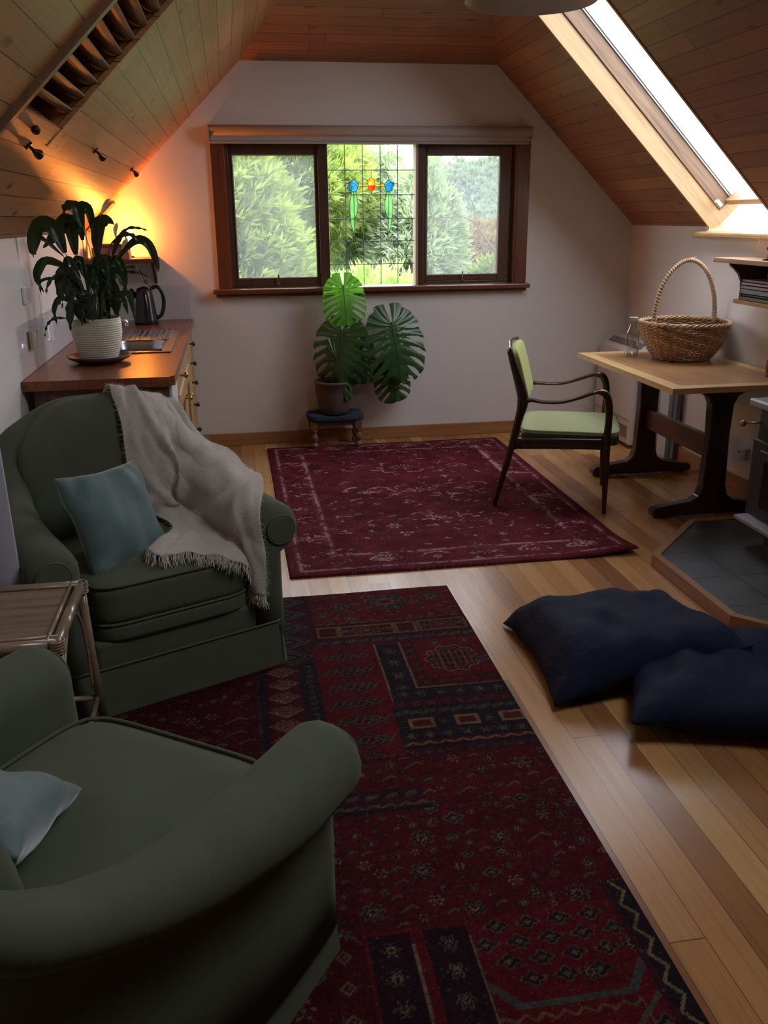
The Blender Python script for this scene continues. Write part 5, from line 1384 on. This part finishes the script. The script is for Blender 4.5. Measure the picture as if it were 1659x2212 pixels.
frame_curve('back_rail', [(-.170,-HW*.95,.560),(-.185,0,.560),(-.170,HW*.95,.560)], (.010,.018), M['darkteak'], up=(0,0,1), power=4)
bm = B(); superbox(bm, (.098,0,.437), (.530,.530,.026), 8, 12)
for v in bm.verts:
    if v.co.z > .437: v.co.z += .014*(1-((v.co.x-.098)/.27)**2)*(1-(v.co.y/.27)**2)
sc = obj('seat_cushion', bm, M['olive'], t, smooth=True)
bm = B(); superbox(bm, (.098,0,.402), (.525,.525,.062), 12, 12); obj('cushion_side', bm, M['olive_dark'], sc, smooth=True)
bm = B(); P = []
for k in range(64):
    a = 2*math.pi*k/64; c_, d_ = math.cos(a), math.sin(a); p = 8; l = (abs(c_)**p+abs(d_)**p)**(1/p); P.append((.098+c_/l*.264, d_/l*.263, .431))
tube(bm, P, .0045, 6, loop=True); obj('piping', bm, M['olive'], sc, smooth=True)
bm = B(); superbox(bm, (0,0,0), (.050,.470,.315), 6, 12)
mb2 = Matrix.Translation((-.183,0,.725)) @ Matrix.Rotation(math.radians(-15),4,'Y')
for v in bm.verts:
    v.co.x -= .02*(1-(v.co.y/.24)**2)-.01; v.co = mb2 @ v.co
obj('back_cushion', bm, M['olive_lit'], t, smooth=True)
bm = B(); superbox(bm, (-.03,0,0), (.02,.475,.32), 8, 10)
for v in bm.verts: v.co.x -= .02*(1-(v.co.y/.24)**2)-.01; v.co = mb2 @ v.co
obj('back_panel', bm, M['olive_dark'], t, smooth=True)
for x, z, r1, r2 in ((-.19,.402,.02,.02),):
    for k in range(5):
        bm = B(); yy = -.2+k*.1; tube(bm, [(-.19,yy,.375),(.285,yy,.380)], (.016,.003), 6); obj('seat_strap', bm, M['black'], t)

# ================================================================== TABLE
t = thing('dining_table', 'trestle table with honey coloured board top and dark teak pedestal legs', 'table', (2.49,4.66,0))
TZ = .74; x0, x1, y0, y1 = -.385, .375, -.63, .63; th = .030; eb = .075
for pts, mm in (([(x0,y0),(x1,y0),(x1-eb,y0+eb),(x0+eb,y0+eb)],'x'),([(x1,y0),(x1,y1),(x1-eb,y1-eb),(x1-eb,y0+eb)],'y'),([(x1,y1),(x0,y1),(x0+eb,y1-eb),(x1-eb,y1-eb)],'x'),([(x0,y1),(x0,y0),(x0+eb,y0+eb),(x0+eb,y1-eb)],'y')):
    bm = B(); prism(bm, [(a,b,TZ-th) for a,b in pts], (0,0,th))
    obj('edge_board', bm, M['tableedge'] if mm == 'y' else (bpy.data.materials.get('pale_table_edge_x') or wood('pale_table_edge_x', (.66,.42,.19), 'x', .33, .12, coat=.3)), t, bevel=.0012)
M['tboards'] = boards('table_boards', (1,0,0), (0,1,0), .087, .9, [(0,(.36,.18,.07)),(.5,(.48,.265,.11)),(1,(.41,.215,.088))], rough=.3, coat=.3, gap=.008, grain=.25, knots=False, gapcol=.5)
bm = B(); box(bm, x0+eb, x1-eb, y0+eb, y1-eb, TZ-th, TZ-.0004); obj('tabletop', bm, M['tboards'], t)
for yy in (-.415,.415):
    # foot, post with flared top as one shaped board
    prof = [(-.335,.012),(-.342,.040),(-.325,.060),(-.12,.088),(-.082,.115),(-.066,.17),(-.057,.45),(-.064,.61),(-.085,.650),(-.13,.674),(-.32,.692),(-.32,.709),(.32,.709),(.32,.692),(.13,.674),(.085,.650),(.064,.61),(.057,.45),(.066,.17),(.082,.115),(.12,.088),(.300,.060),(.318,.040),(.312,.012),(.26,.0),(.20,.010),(-.20,.010),(-.28,.0)]
    bm = B(); prism(bm, [(a,yy-.032,b) for a,b in prof], (0,.064,0)); obj('pedestal_leg', bm, M['darkteak'], t, bevel=.008)
bm = B(); box(bm, -.016,.016,-.385,.385,.30,.42); obj('stretcher', bm, wood('teak_stretcher', (.10,.035,.018), 'y', .3, .25, coat=.3), t, bevel=.003)

# ================================================================== BASKET, JAR, BLACK WIRE TIDY
BX, BY = 2.605, 4.925
t = thing('wicker_basket', 'round willow basket with a tall hooped handle standing on the table', 'basket', (BX,BY,TZ))
def brad(z):
    k = z/.215; return .150+.102*math.sin(min(1,k)*math.pi*.5)**.9
NS_ = 40; bm = B(); rings_n = 23
for i in range(rings_n):
    z = .008+.200*i/(rings_n-1); P = []; r0 = brad(z)
    nn = NS_*4
    for k in range(nn):
        a = 2*math.pi*k/nn; P.append(((r0+.0045*math.cos(NS_*a/2+(math.pi if i%2 else 0)))*math.cos(a), (r0+.0045*math.cos(NS_*a/2+(math.pi if i%2 else 0)))*math.sin(a), z+.001*math.sin(a*7+i)))
    tube(bm, P, .0049, 5, loop=True)
obj('woven_side', bm, M['wicker'], t, smooth=True)
bm = B()
for k in range(NS_):
    a = 2*math.pi*(k+.0)/NS_; P = []
    for i in range(9): z = .004+.208*i/8; P.append((brad(z)*math.cos(a), brad(z)*math.sin(a), z))
    tube(bm, P, .0032, 5, up=(math.sin(a),-math.cos(a),0))
obj('stakes', bm, M['wicker'], t, smooth=True)
bm = B(); lathe(bm, [(.152,.004),(.150,.009),(.001,.009)], 36); obj('base', bm, M['wicker'], t)
bm = B()
for q in range(3):
    P = []
    for k in range(180):
        a = 2*math.pi*k/180; ph = a*16+q*2*math.pi/3; P.append(((brad(.21)+.008*math.cos(ph))*math.cos(a), (brad(.21)+.008*math.cos(ph))*math.sin(a), .214+.007*math.sin(ph)))
    tube(bm, P, .0055, 5, loop=True)
obj('braided_rim', bm, M['wicker_pale'], t, smooth=True)
ha = Vector((.95,.27,0)).normalized(); bm = B(); P = []
hp = [(-.232,.205),(-.228,.30),(-.205,.40),(-.150,.49),(-.075,.545),(.0,.562),(.075,.540),(.150,.475),(.200,.38),(.222,.29),(.228,.205)]
core = catmull([ha*a+Vector((0,0,b)) for a,b in hp], 8)
tube(bm, core, [.014,.0115,.010,.0095,.010,.0115,.014], 10, up=(ha.y,-ha.x,0)); hd = obj('handle', bm, M['wicker_pale'], t, smooth=True)
bm = B(); Nc = len(core); turns = 58; P = []
for k in range(turns*10):
    u = k/(turns*10-1)*(Nc-1); i = min(int(u),Nc-2); p = core[i].lerp(core[i+1],u-i); tg = (core[i+1]-core[i]).normalized(); s_ = tg.cross(Vector((ha.y,-ha.x,0))).normalized(); n_ = s_.cross(tg)
    a = k/10*2*math.pi; rr_ = .0112+.003*abs(u/(Nc-1)-.5)*2; P.append(p+s_*rr_*math.cos(a)+n_*rr_*math.sin(a))
tube(bm, P, .0024, 5); obj('cane_wrapping', bm, M['wicker_pale'], hd, smooth=True)
bm = B(); rg = random.Random(6)
for k in range(9):
    c = ha*rg.uniform(-.05,.03)+Vector((0,0,.567+rg.uniform(-.008,.004))); d = (ha*rg.uniform(.3,1)*rg.choice((1,1,-1))+Vector((rg.uniform(-.2,.2),0,rg.uniform(.1,.7)))).normalized()
    tube(bm, [c, c+d*.022], (.0035,.001), 4)
obj('frayed_cane', bm, M['wicker_pale'], hd)
bm = B(); pillow(bm, (.30,.30), .07, n=14, seed=2, wr=.012)
for v in bm.verts: v.co.z += .150
tag(obj('folded_cloth', bm, M['paper_white'], None, smooth=True, loc=(BX,BY,TZ)), 'white and blue folded cloth lying inside the willow basket', 'cloth')
t = thing('glass_bottle', 'empty clear glass milk bottle standing beside the willow basket', 'bottle', (2.352,5.06,TZ))
bm = B(); prof = [(.001,.003),(.036,.003),(.0405,.010),(.0405,.130),(.037,.150),(.025,.178),(.0215,.20),(.021,.222),(.0245,.224),(.0245,.236),(.021,.236)]
lathe(bm, prof+[(.0185,.234),(.0185,.20),(.022,.178),(.034,.150),(.0375,.130),(.0375,.014),(.001,.012)], 32, cap=False); obj('bottle', bm, M['jar'], t, smooth=True)
bm = B(); tube(bm, [(.0235*math.cos(2*math.pi*k/24),.0235*math.sin(2*math.pi*k/24),.230) for k in range(24)], .0025, 6, loop=True); obj('lip', bm, simple('glass_lip',(.55,.53,.46),.15), t, smooth=True)
t = thing('wire_tidy', 'small black wire basket at the edge of the table near the stove', 'basket', (2.765,4.20,TZ))
bm = B()
for z in (.003,.03,.06,.085): tube(bm, [(a,b,z) for a,b in ((-.04,-.04),(.04,-.04),(.04,.04),(-.04,.04))], .0016, 4, loop=True)
for k in range(9):
    for a, b in ((-.04+.01*k,-.04),(-.04+.01*k,.04),(-.04,-.04+.01*k),(.04,-.04+.01*k)): tube(bm, [(a,b,.003),(a+rg.uniform(-.006,.006),b,.085+rg.uniform(0,.012))], .0013, 4)
obj('wire', bm, M['black'], t)
bm = B(); box(bm, -.03,.03,-.03,.03,.004,.05); obj('lining', bm, simple('dark_lining',(.05,.045,.04),.6), t)

# ================================================================== WALL SHELF AND BOOKS (right wall)
t = thing('bookshelf', 'two-tier pine wall shelf with dark curved bracket above the table', 'shelf', (0,0,0))
shp = wood('shelf_pine', (.50,.28,.13), 'y', .35, .2)
obj('top_board', box(B(), 2.628, XR, 3.75, 4.715, 1.300, 1.324), shp, t, bevel=.003)
obj('lower_board', box(B(), 2.715, XR, 3.80, 4.620, 1.085, 1.108), shp, t, bevel=.003)
for yb in (4.60,3.85):
    prof = [(XR,1.300),(2.655,1.300),(2.662,1.284),(2.690,1.262),(2.715,1.238),(2.732,1.205),(2.738,1.16),(2.736,1.108),(XR,1.108)]
    bm = B(); prism(bm, [(a,yb-.02,b) for a,b in prof], (0,.022,0)); obj('bracket', bm, M['darkteak'], t, bevel=.002)
z = 1.1085
for i, (h_, dy, dx, col, lab) in enumerate(((.020,.012,0,(.10,.12,.07),'dark green book, lowest in the stack on the lower shelf board'),(.012,.02,.004,(.02,.025,.03),'thin black book above the dark green one on the lower shelf'),
        (.026,.004,.002,(.16,.24,.32),'pale blue speckled book in the middle of the shelf stack'),(.018,.022,-.004,(.26,.25,.23),'grey book lying on the pale blue speckled one'),(.014,.0,.006,(.42,.42,.52),'pale lilac book near the top of the shelf stack'),(.016,-.006,.01,(.20,.14,.12),'dull brown book on top of the stack on the lower shelf'))):
    t = thing('book', lab, 'book', (2.795+dx,4.36-dy*.6,z), 0, 'books stacked on the wall shelf')
    col = tuple(min(.8,c*1.5) for c in col); mcol = simple('shelf_book_%d'%i, col, .4, nscale=120 if i == 2 else 0, namt=.5); bm = B(); box(bm, -.078,.078,-.20,.20,0,.0022); box(bm, -.078,.078,-.20,.20,h_-.0022,h_); box(bm, -.078,-.0755,-.20,.20,0,h_); obj('cover', bm, mcol, t)
    obj('page_block', box(B(), -.074,.074,-.197,.197,.0022,h_-.0022), simple('shelf_pages_%d'%i, (.5,.5,.52) if i in (2,4) else tuple(c*.8+.05 for c in col), .8), t); z += h_+.0006
t = thing('ornament', 'small dark metal ornament standing at the edge of the top shelf', 'ornament', (2.70,4.30,1.324))
bm = B(); lathe(bm, [(.03,0),(.03,.006),(.008,.012),(.006,.04),(.018,.06),(.003,.075)], 16); obj('body', bm, M['darkbrass'], t, smooth=True)

# ================================================================== OUTLET, HEATER, LEANING PANEL
t = thing('power_outlet', 'white double power outlet low on the wall between table and stove', 'outlet', (XR-.001,4.60,.235))
obj('plate', box(B(), -.010,0,-.060,.060,-.036,.036), M['white_plastic'], t, bevel=.003)
bm = B(); box(bm, -.024,-.010,-.058,-.024,-.030,.030); obj('plug', bm, simple('grey_plug',(.42,.40,.39),.4), t, bevel=.004)
bm = B(); box(bm, -.016,-.010,.020,.030,-.004,.004); obj('rocker', bm, M['black'], t)
t = thing('heater', 'cream upright panel heater in the corner behind the table', 'heater', (2.76,5.95,0))
hx0, hx1, hy0, hy1 = -.105, .115, -.31, .33
bm = B(); prism(bm, [(hx0,hy0,.03),(hx1,hy0,.03),(hx1,hy0,.715),(hx0+.10,hy0,.715),(hx0+.02,hy0,.655),(hx0,hy0,.56)], (0,hy1-hy0,0)); obj('casing', bm, M['cream'], t, bevel=.008)
bm = B(); prism(bm, [(hx0+.095,hy0+.06,.7135),(hx0+.055,hy0+.06,.6835),(hx0+.055,hy1-.06,.6835),(hx0+.095,hy1-.06,.7135)], (-.003,0,.004)); obj('vent_slot', bm, simple('grey_slot',(.18,.16,.16),.6), t)
bm = B(); box(bm, hx0-.004,hx0+.002,hy0+.03,hy1-.03,.20,.206); box(bm, hx0-.004,hx0+.002,hy0+.03,hy1-.03,.56,.566); obj('seam', bm, simple('seam_shadow_line',(.30,.25,.23),.6), t)
bm = B()
for k in range(5): box(bm, hx0-.006,hx0+.002,hy0+.05,hy0+.22,.075+k*.018,.082+k*.018)
obj('lower_vent', bm, simple('vent_brown',(.14,.09,.07),.6), t)
bm = B(); box(bm, hx0+.03,hx1-.03,hy0-.004,hy0+.002,.16,.55); obj('side_grille', bm, M['dark'], t)
bm = B()
for k in range(7): box(bm, hx0+.025,hx1-.025,hy0-.008,hy0-.002,.16+k*.065,.166+k*.065)
for k in range(3): box(bm, hx0+.025+k*.07,hx0+.029+k*.07,hy0-.008,hy0-.002,.16,.55)
obj('grille_bars', bm, M['cream'], t)
t = thing('leaning_board', 'narrow pale grey board leaning on the wall behind the table leg', 'board', (2.80,5.42,0))
obj('panel', box(B(), .0,.03,-.02,.10,0,.62), simple('pale_board',(.55,.58,.57),.5), t, bevel=.002); obj('edge', box(B(), .03,.06,-.075,-.0,0,.62), simple('slate_blue_edge',(.16,.19,.22),.5), t, bevel=.002)

# ================================================================== HEARTH AND STOVE
hp_ = [(1.852,2.915),(1.852,3.600),(2.26,4.03),(XR-.002,4.03),(XR-.002,2.48),(2.26,2.48)]
t = thing('hearth', 'raised slate hearth with timber edging and cut-off corners beside the stove', 'hearth', (0,0,0))
cxh = sum(p[0] for p in hp_)/6; 
def inset(poly, d):
    out = []; n = len(poly)
    for i in range(n):
        p0, p1, p2 = Vector((*poly[i-1],0)), Vector((*poly[i],0)), Vector((*poly[(i+1)%n],0))
        a, b = (p1-p0).normalized(), (p2-p1).normalized(); na, nb_ = Vector((a.y,-a.x,0)), Vector((b.y,-b.x,0)); m_ = (na+nb_).normalized(); q = p1+m_*d/max(.3,m_.dot(na)); out.append((q.x,q.y))
    return out
inn = inset(hp_, .035)
for i in range(6):
    if i == 3: continue
    a, b, c_, d_ = hp_[i], hp_[(i+1)%6], inn[(i+1)%6], inn[i]
    bm = B(); prism(bm, [(a[0],a[1],0),(b[0],b[1],0),(c_[0],c_[1],0),(d_[0],d_[1],0)], (0,0,.058)); obj('timber_edging', bm, bpy.data.materials.get('hearth_edge') or wood('hearth_edge', (.34,.16,.07), 'y', .35, .2), t, bevel=.002)
bm = B(); prism(bm, [(a,b,.0) for a,b in inn], (0,0,.052)); obj('slate_top', bm, M['slate'], t)
t = thing('wood_stove', 'black cast iron stove with a pale grey top slab on the slate hearth', 'stove', (2.60,3.38,.0535))
obj('top_slab', box(B(), -.265,.22,-.34,.355,.655,.690), M['stone_top'], t, bevel=.008)
obj('upper_body', box(B(), -.225,.20,-.30,.315,.50,.655), M['iron'], t, bevel=.004)
obj('body', box(B(), -.240,.20,-.31,.325,.14,.505), M['iron'], t, bevel=.006)
dr = obj('door', box(B(), -.256,-.240,-.22,.24,.17,.47), M['iron'], t, bevel=.006); obj('door_glass', box(B(), -.259,-.255,-.17,.19,.21,.43), M['black'], dr)
bm = B(); tube(bm, [(-.20,.29,.585),(-.285,.335,.575)], .005, 8); ball(bm, (-.292,.34,.573), .015, 8); obj('air_control', bm, M['brass'], t, smooth=True)
obj('pedestal', box(B(), -.17,.17,-.24,.25,.0,.14), M['iron'], t, bevel=.004); obj('ash_ledge', box(B(), -.31,-.235,-.30,.30,.125,.145), M['stone_top'], t, bevel=.004)
bm = B(); tube(bm, [(-.05,0,.69),(-.05,0,1.60)], .07, 24); obj('flue', bm, M['iron'], t, smooth=True)

# ================================================================== MOHAIR THROW over the far armchair's back and arm
THROW = [[[-0.459,3.406,0.922],[-0.438,3.403,0.918],[-0.418,3.406,0.913],[-0.397,3.409,0.907],[-0.377,3.415,0.901],[-0.357,3.422,0.895],[-0.338,3.434,0.889],[-0.318,3.455,0.88],[-0.306,3.556,0.856],[-0.285,3.566,0.848],[-0.265,3.572,0.838],[-0.244,3.575,0.829],[-0.223,3.578,0.82]],
[[-0.438,3.353,0.824],[-0.415,3.361,0.816],[-0.392,3.369,0.809],[-0.369,3.377,0.801],[-0.346,3.385,0.793],[-0.323,3.393,0.785],[-0.299,3.403,0.777],[-0.276,3.413,0.769],[-0.252,3.425,0.76],[-0.228,3.441,0.751],[-0.208,3.516,0.727],[-0.182,3.518,0.72],[-0.157,3.528,0.711]],
[[-0.431,3.341,0.711],[-0.402,3.353,0.706],[-0.374,3.364,0.701],[-0.345,3.375,0.697],[-0.315,3.386,0.692],[-0.286,3.398,0.687],[-0.256,3.411,0.681],[-0.226,3.428,0.675],[-0.196,3.449,0.667],[-0.164,3.436,0.669],[-0.132,3.435,0.667],[-0.101,3.457,0.659],[-0.07,3.479,0.651]],
[[-0.426,3.338,0.622],[-0.391,3.352,0.618],[-0.357,3.365,0.614],[-0.321,3.378,0.61],[-0.286,3.392,0.606],[-0.25,3.408,0.602],[-0.214,3.429,0.596],[-0.174,3.374,0.611],[-0.136,3.347,0.619],[-0.098,3.329,0.624],[-0.061,3.326,0.624],[-0.025,3.363,0.614],[0.011,3.4,0.604]],
[[-0.385,3.35,0.543],[-0.348,3.364,0.54],[-0.312,3.378,0.537],[-0.274,3.393,0.533],[-0.237,3.41,0.529],[-0.197,3.387,0.538],[-0.155,3.321,0.559],[-0.115,3.267,0.576],[-0.076,3.224,0.59],[-0.038,3.191,0.601],[-0.001,3.173,0.608],[0.036,3.183,0.606],[0.073,3.193,0.604]],
[[-0.341,3.364,0.461],[-0.309,3.377,0.455],[-0.276,3.39,0.449],[-0.243,3.407,0.442],[-0.207,3.395,0.445],[-0.17,3.339,0.462],[-0.133,3.276,0.481],[-0.098,3.211,0.501],[-0.063,3.142,0.522],[-0.03,3.075,0.543],[0.002,3.024,0.558],[0.033,2.978,0.572],[0.063,2.955,0.578]],
[[-0.264,3.147,0.465],[-0.236,3.143,0.464],[-0.207,3.14,0.463],[-0.179,3.14,0.461],[-0.151,3.147,0.457],[-0.123,3.158,0.449],[-0.095,3.199,0.431],[-0.065,3.137,0.448],[-0.036,3.076,0.465],[-0.01,3.022,0.472],[0.015,2.969,0.478],[0.04,2.939,0.477],[0.065,2.934,0.466]],
[[-0.286,2.993,0.472],[-0.256,3.012,0.469],[-0.225,3.033,0.465],[-0.194,3.05,0.463],[-0.162,3.062,0.46],[-0.129,3.042,0.458],[-0.097,3.025,0.454],[-0.065,3.012,0.449],[-0.036,2.98,0.444],[-0.01,3.014,0.41],[0.016,2.958,0.409],[0.04,2.936,0.394],[0.065,2.932,0.371]],
[[-0.333,2.9,0.465],[-0.298,2.857,0.459],[-0.263,2.858,0.458],[-0.228,2.875,0.459],[-0.192,2.884,0.458],[-0.155,2.88,0.453],[-0.118,2.879,0.447],[-0.082,2.876,0.437],[-0.046,2.886,0.419],[-0.016,2.915,0.386],[0.003,2.985,0.32],[0.028,2.943,0.306],[0.064,2.932,0.292]]]

G0 = [[Vector(p) for p in row] for row in THROW]
top = G0[0]
G0 = [[p+Vector((-.045,.125,-.16)) for p in top],[p+Vector((-.04,.115,-.02)) for p in top],[p+Vector((-.02,.045,.012)) for p in top]]+G0
def relax(G, n, keep=.35):
    for _ in range(n):
        H = [[p.copy() for p in r] for r in G]
        for i in range(1,len(G)-1):
            for j in range(1,len(G[0])-1):
                a = (G[i-1][j]+G[i+1][j]+G[i][j-1]+G[i][j+1])/4
                H[i][j] = G[i][j].lerp(a, keep) if (a-G[i][j]).dot(Vector((.2,-.6,.75))) > 0 else G[i][j]
        G = H
    return G
G0 = relax(G0, 2)
from mathutils.bvhtree import BVHTree
bpy.context.view_layer.update()
cv_, cf_ = [], []
for o_ in bpy.data.objects['armchair'].children:
    if o_.name.split('.')[0] in ('upholstered_body','inside_back','seat_cushion'):
        b_ = len(cv_); cv_ += [o_.matrix_world @ v.co for v in o_.data.vertices]; cf_ += [[b_+i for i in p.vertices] for p in o_.data.polygons]
chair_bvh = BVHTree.FromPolygons(cv_, cf_)
SU = 7
G1 = [catmull(r, SU) for r in G0]
G2 = [catmull([G1[i][j] for i in range(len(G1))], SU) for j in range(len(G1[0]))]     # [u][v]
nu, nv = len(G2), len(G2[0])
def seg_d(p, a, b):
    dx, dy = b[0]-a[0], b[1]-a[1]; t_ = max(0,min(1,((p[0]-a[0])*dx+(p[1]-a[1])*dy)/(dx*dx+dy*dy+1e-9))); return math.hypot(p[0]-a[0]-t_*dx, p[1]-a[1]-t_*dy), t_
folds = [ # polyline in (u 0..1, row -3..8), width, height
 ([(.30,-1),(.36,.2),(.50,1.6),(.50,2.8),(.42,3.8)], .055, .020),
 ([(.22,4.6),(.36,3.9),(.60,3.1),(.80,2.7),(1.0,2.2)], .060, .022),
 ([(.34,5.4),(.55,5.0),(.78,4.5),(1.0,3.9)], .040, .018),
 ([(.08,-1),(.14,1.5),(.16,3.5),(.26,5.2)], .060, .012),
 ([(.66,-1),(.72,.6),(.86,1.6)], .06, .013),
 ([(.80,5.0),(.86,6.2),(.90,7.2),(.95,8.0)], .035, .018),
 ([(.20,6.0),(.40,6.2),(.62,6.3),(.80,6.9)], .045, -.010),
 ([(.0,7.3),(.10,7.4),(.20,7.2)], .07, .020)]
V = []; P_ = {}
for i in range(nu):
    for j in range(nv):
        a = G2[min(i+1,nu-1)][j]-G2[max(i-1,0)][j]; b = G2[i][min(j+1,nv-1)]-G2[i][max(j-1,0)]
        n_ = a.cross(b)
        n_ = n_.normalized() if n_.length > 1e-9 else Vector((0,-.6,.8))
        if n_.dot(Vector((.15,-.6,.8))) < 0 and j > SU*2.2: n_ = -n_
        if j <= SU*2.2: n_ = Vector((-.2,.5,.8)).normalized() if j < SU*1.5 else Vector((0,.0,1))
        u, r_ = i/(nu-1), j/SU-3; d = .021+.005*math.sin(u*31+r_*1.3)*math.sin(r_*2.3+u*4)+.004*(vnoise(u*22,r_*4,3)-.5)
        for pl_, wd, hh in folds:
            dm = min(seg_d((u,r_/9),(a_[0],a_[1]/9),(b_[0],b_[1]/9))[0] for a_, b_ in zip(pl_,pl_[1:]))
            d += hh*math.exp(-(dm/wd)**2)
        p_ = G2[i][j]+n_*max(d,.006)
        near_, nn_, _, dist_ = chair_bvh.find_nearest(p_)
        if near_ is not None and (p_-near_).dot(nn_) < .012 and dist_ < .06: p_ = near_+nn_*.014
        P_[(i,j)] = (p_, n_); V.append(tuple(p_))
F = [(i*nv+j,(i+1)*nv+j,(i+1)*nv+j+1,i*nv+j+1) for i in range(nu-1) for j in range(nv-1)]
th_o = thing('throw_blanket', 'fluffy cream mohair throw draped over the back and arm of the far armchair', 'blanket', (0,0,0))
obj('blanket', (V,F), M['throw'], th_o, smooth=True, solid=.006, subsurf=1)
rg = random.Random(12); V = []; F = []
def strand(p, d, L, w_, sag=.3):
    s_ = d.cross(Vector((rg.gauss(0,1),rg.gauss(0,1),rg.gauss(0,1)))).normalized()*w_; n0 = len(V)
    q1 = p+d*L*.55; q2 = p+d*L+Vector((rg.gauss(0,.2)*L,rg.gauss(0,.2)*L,-sag*L))
    V.extend([tuple(p-s_),tuple(p+s_),tuple(q1-s_*.8),tuple(q1+s_*.8),tuple(q2-s_*.3),tuple(q2+s_*.3)]); F.extend([(n0,n0+1,n0+3,n0+2),(n0+2,n0+3,n0+5,n0+4)])
for k in range(9000):
    i, j = rg.randrange(nu-1), rg.randrange(int(SU*1.5),nv-1); p, n_ = P_[(i,j)]; q = P_[(i+1,j+1)][0]
    p = p.lerp(q, rg.random()); tan = Vector((rg.gauss(0,1),rg.gauss(0,1),rg.gauss(0,1))).normalized()
    strand(p, (n_*.55+tan).normalized(), rg.uniform(.008,.022), .00028, .2)
for k in range(700):   # left and right borders
    i = rg.choice((0,nu-1)); j = rg.randrange(int(SU*2),nv); p = P_[(i,j)][0]
    out = (P_[(i,j)][0]-P_[(1 if i == 0 else nu-2,j)][0]).normalized(); strand(p, (out+Vector((rg.gauss(0,.5),rg.gauss(0,.5),rg.gauss(0,.5)))).normalized(), rg.uniform(.008,.022), .0004, .3)
obj('mohair_fuzz', (V,F), M['throw'], th_o)
V = []; F = []
for k in range(230):   # knotted fringe along the bottom border
    u = rg.random()*(nu-1); i = min(int(u),nu-2); p = P_[(i,nv-1)][0].lerp(P_[(i+1,nv-1)][0],u-i); dn = (P_[(i,nv-1)][0]-P_[(i,nv-4)][0]).normalized()
    dn = (dn*.6+Vector((.10,-.45,-.55))+Vector((rg.gauss(0,.14),rg.gauss(0,.1),rg.gauss(0,.1)))).normalized()
    for q in range(3): strand(p, (dn+Vector((rg.gauss(0,.08),rg.gauss(0,.08),0))).normalized(), rg.uniform(.026,.042), .0019, .25)
obj('fringe', (V,F), M['throw'], th_o)
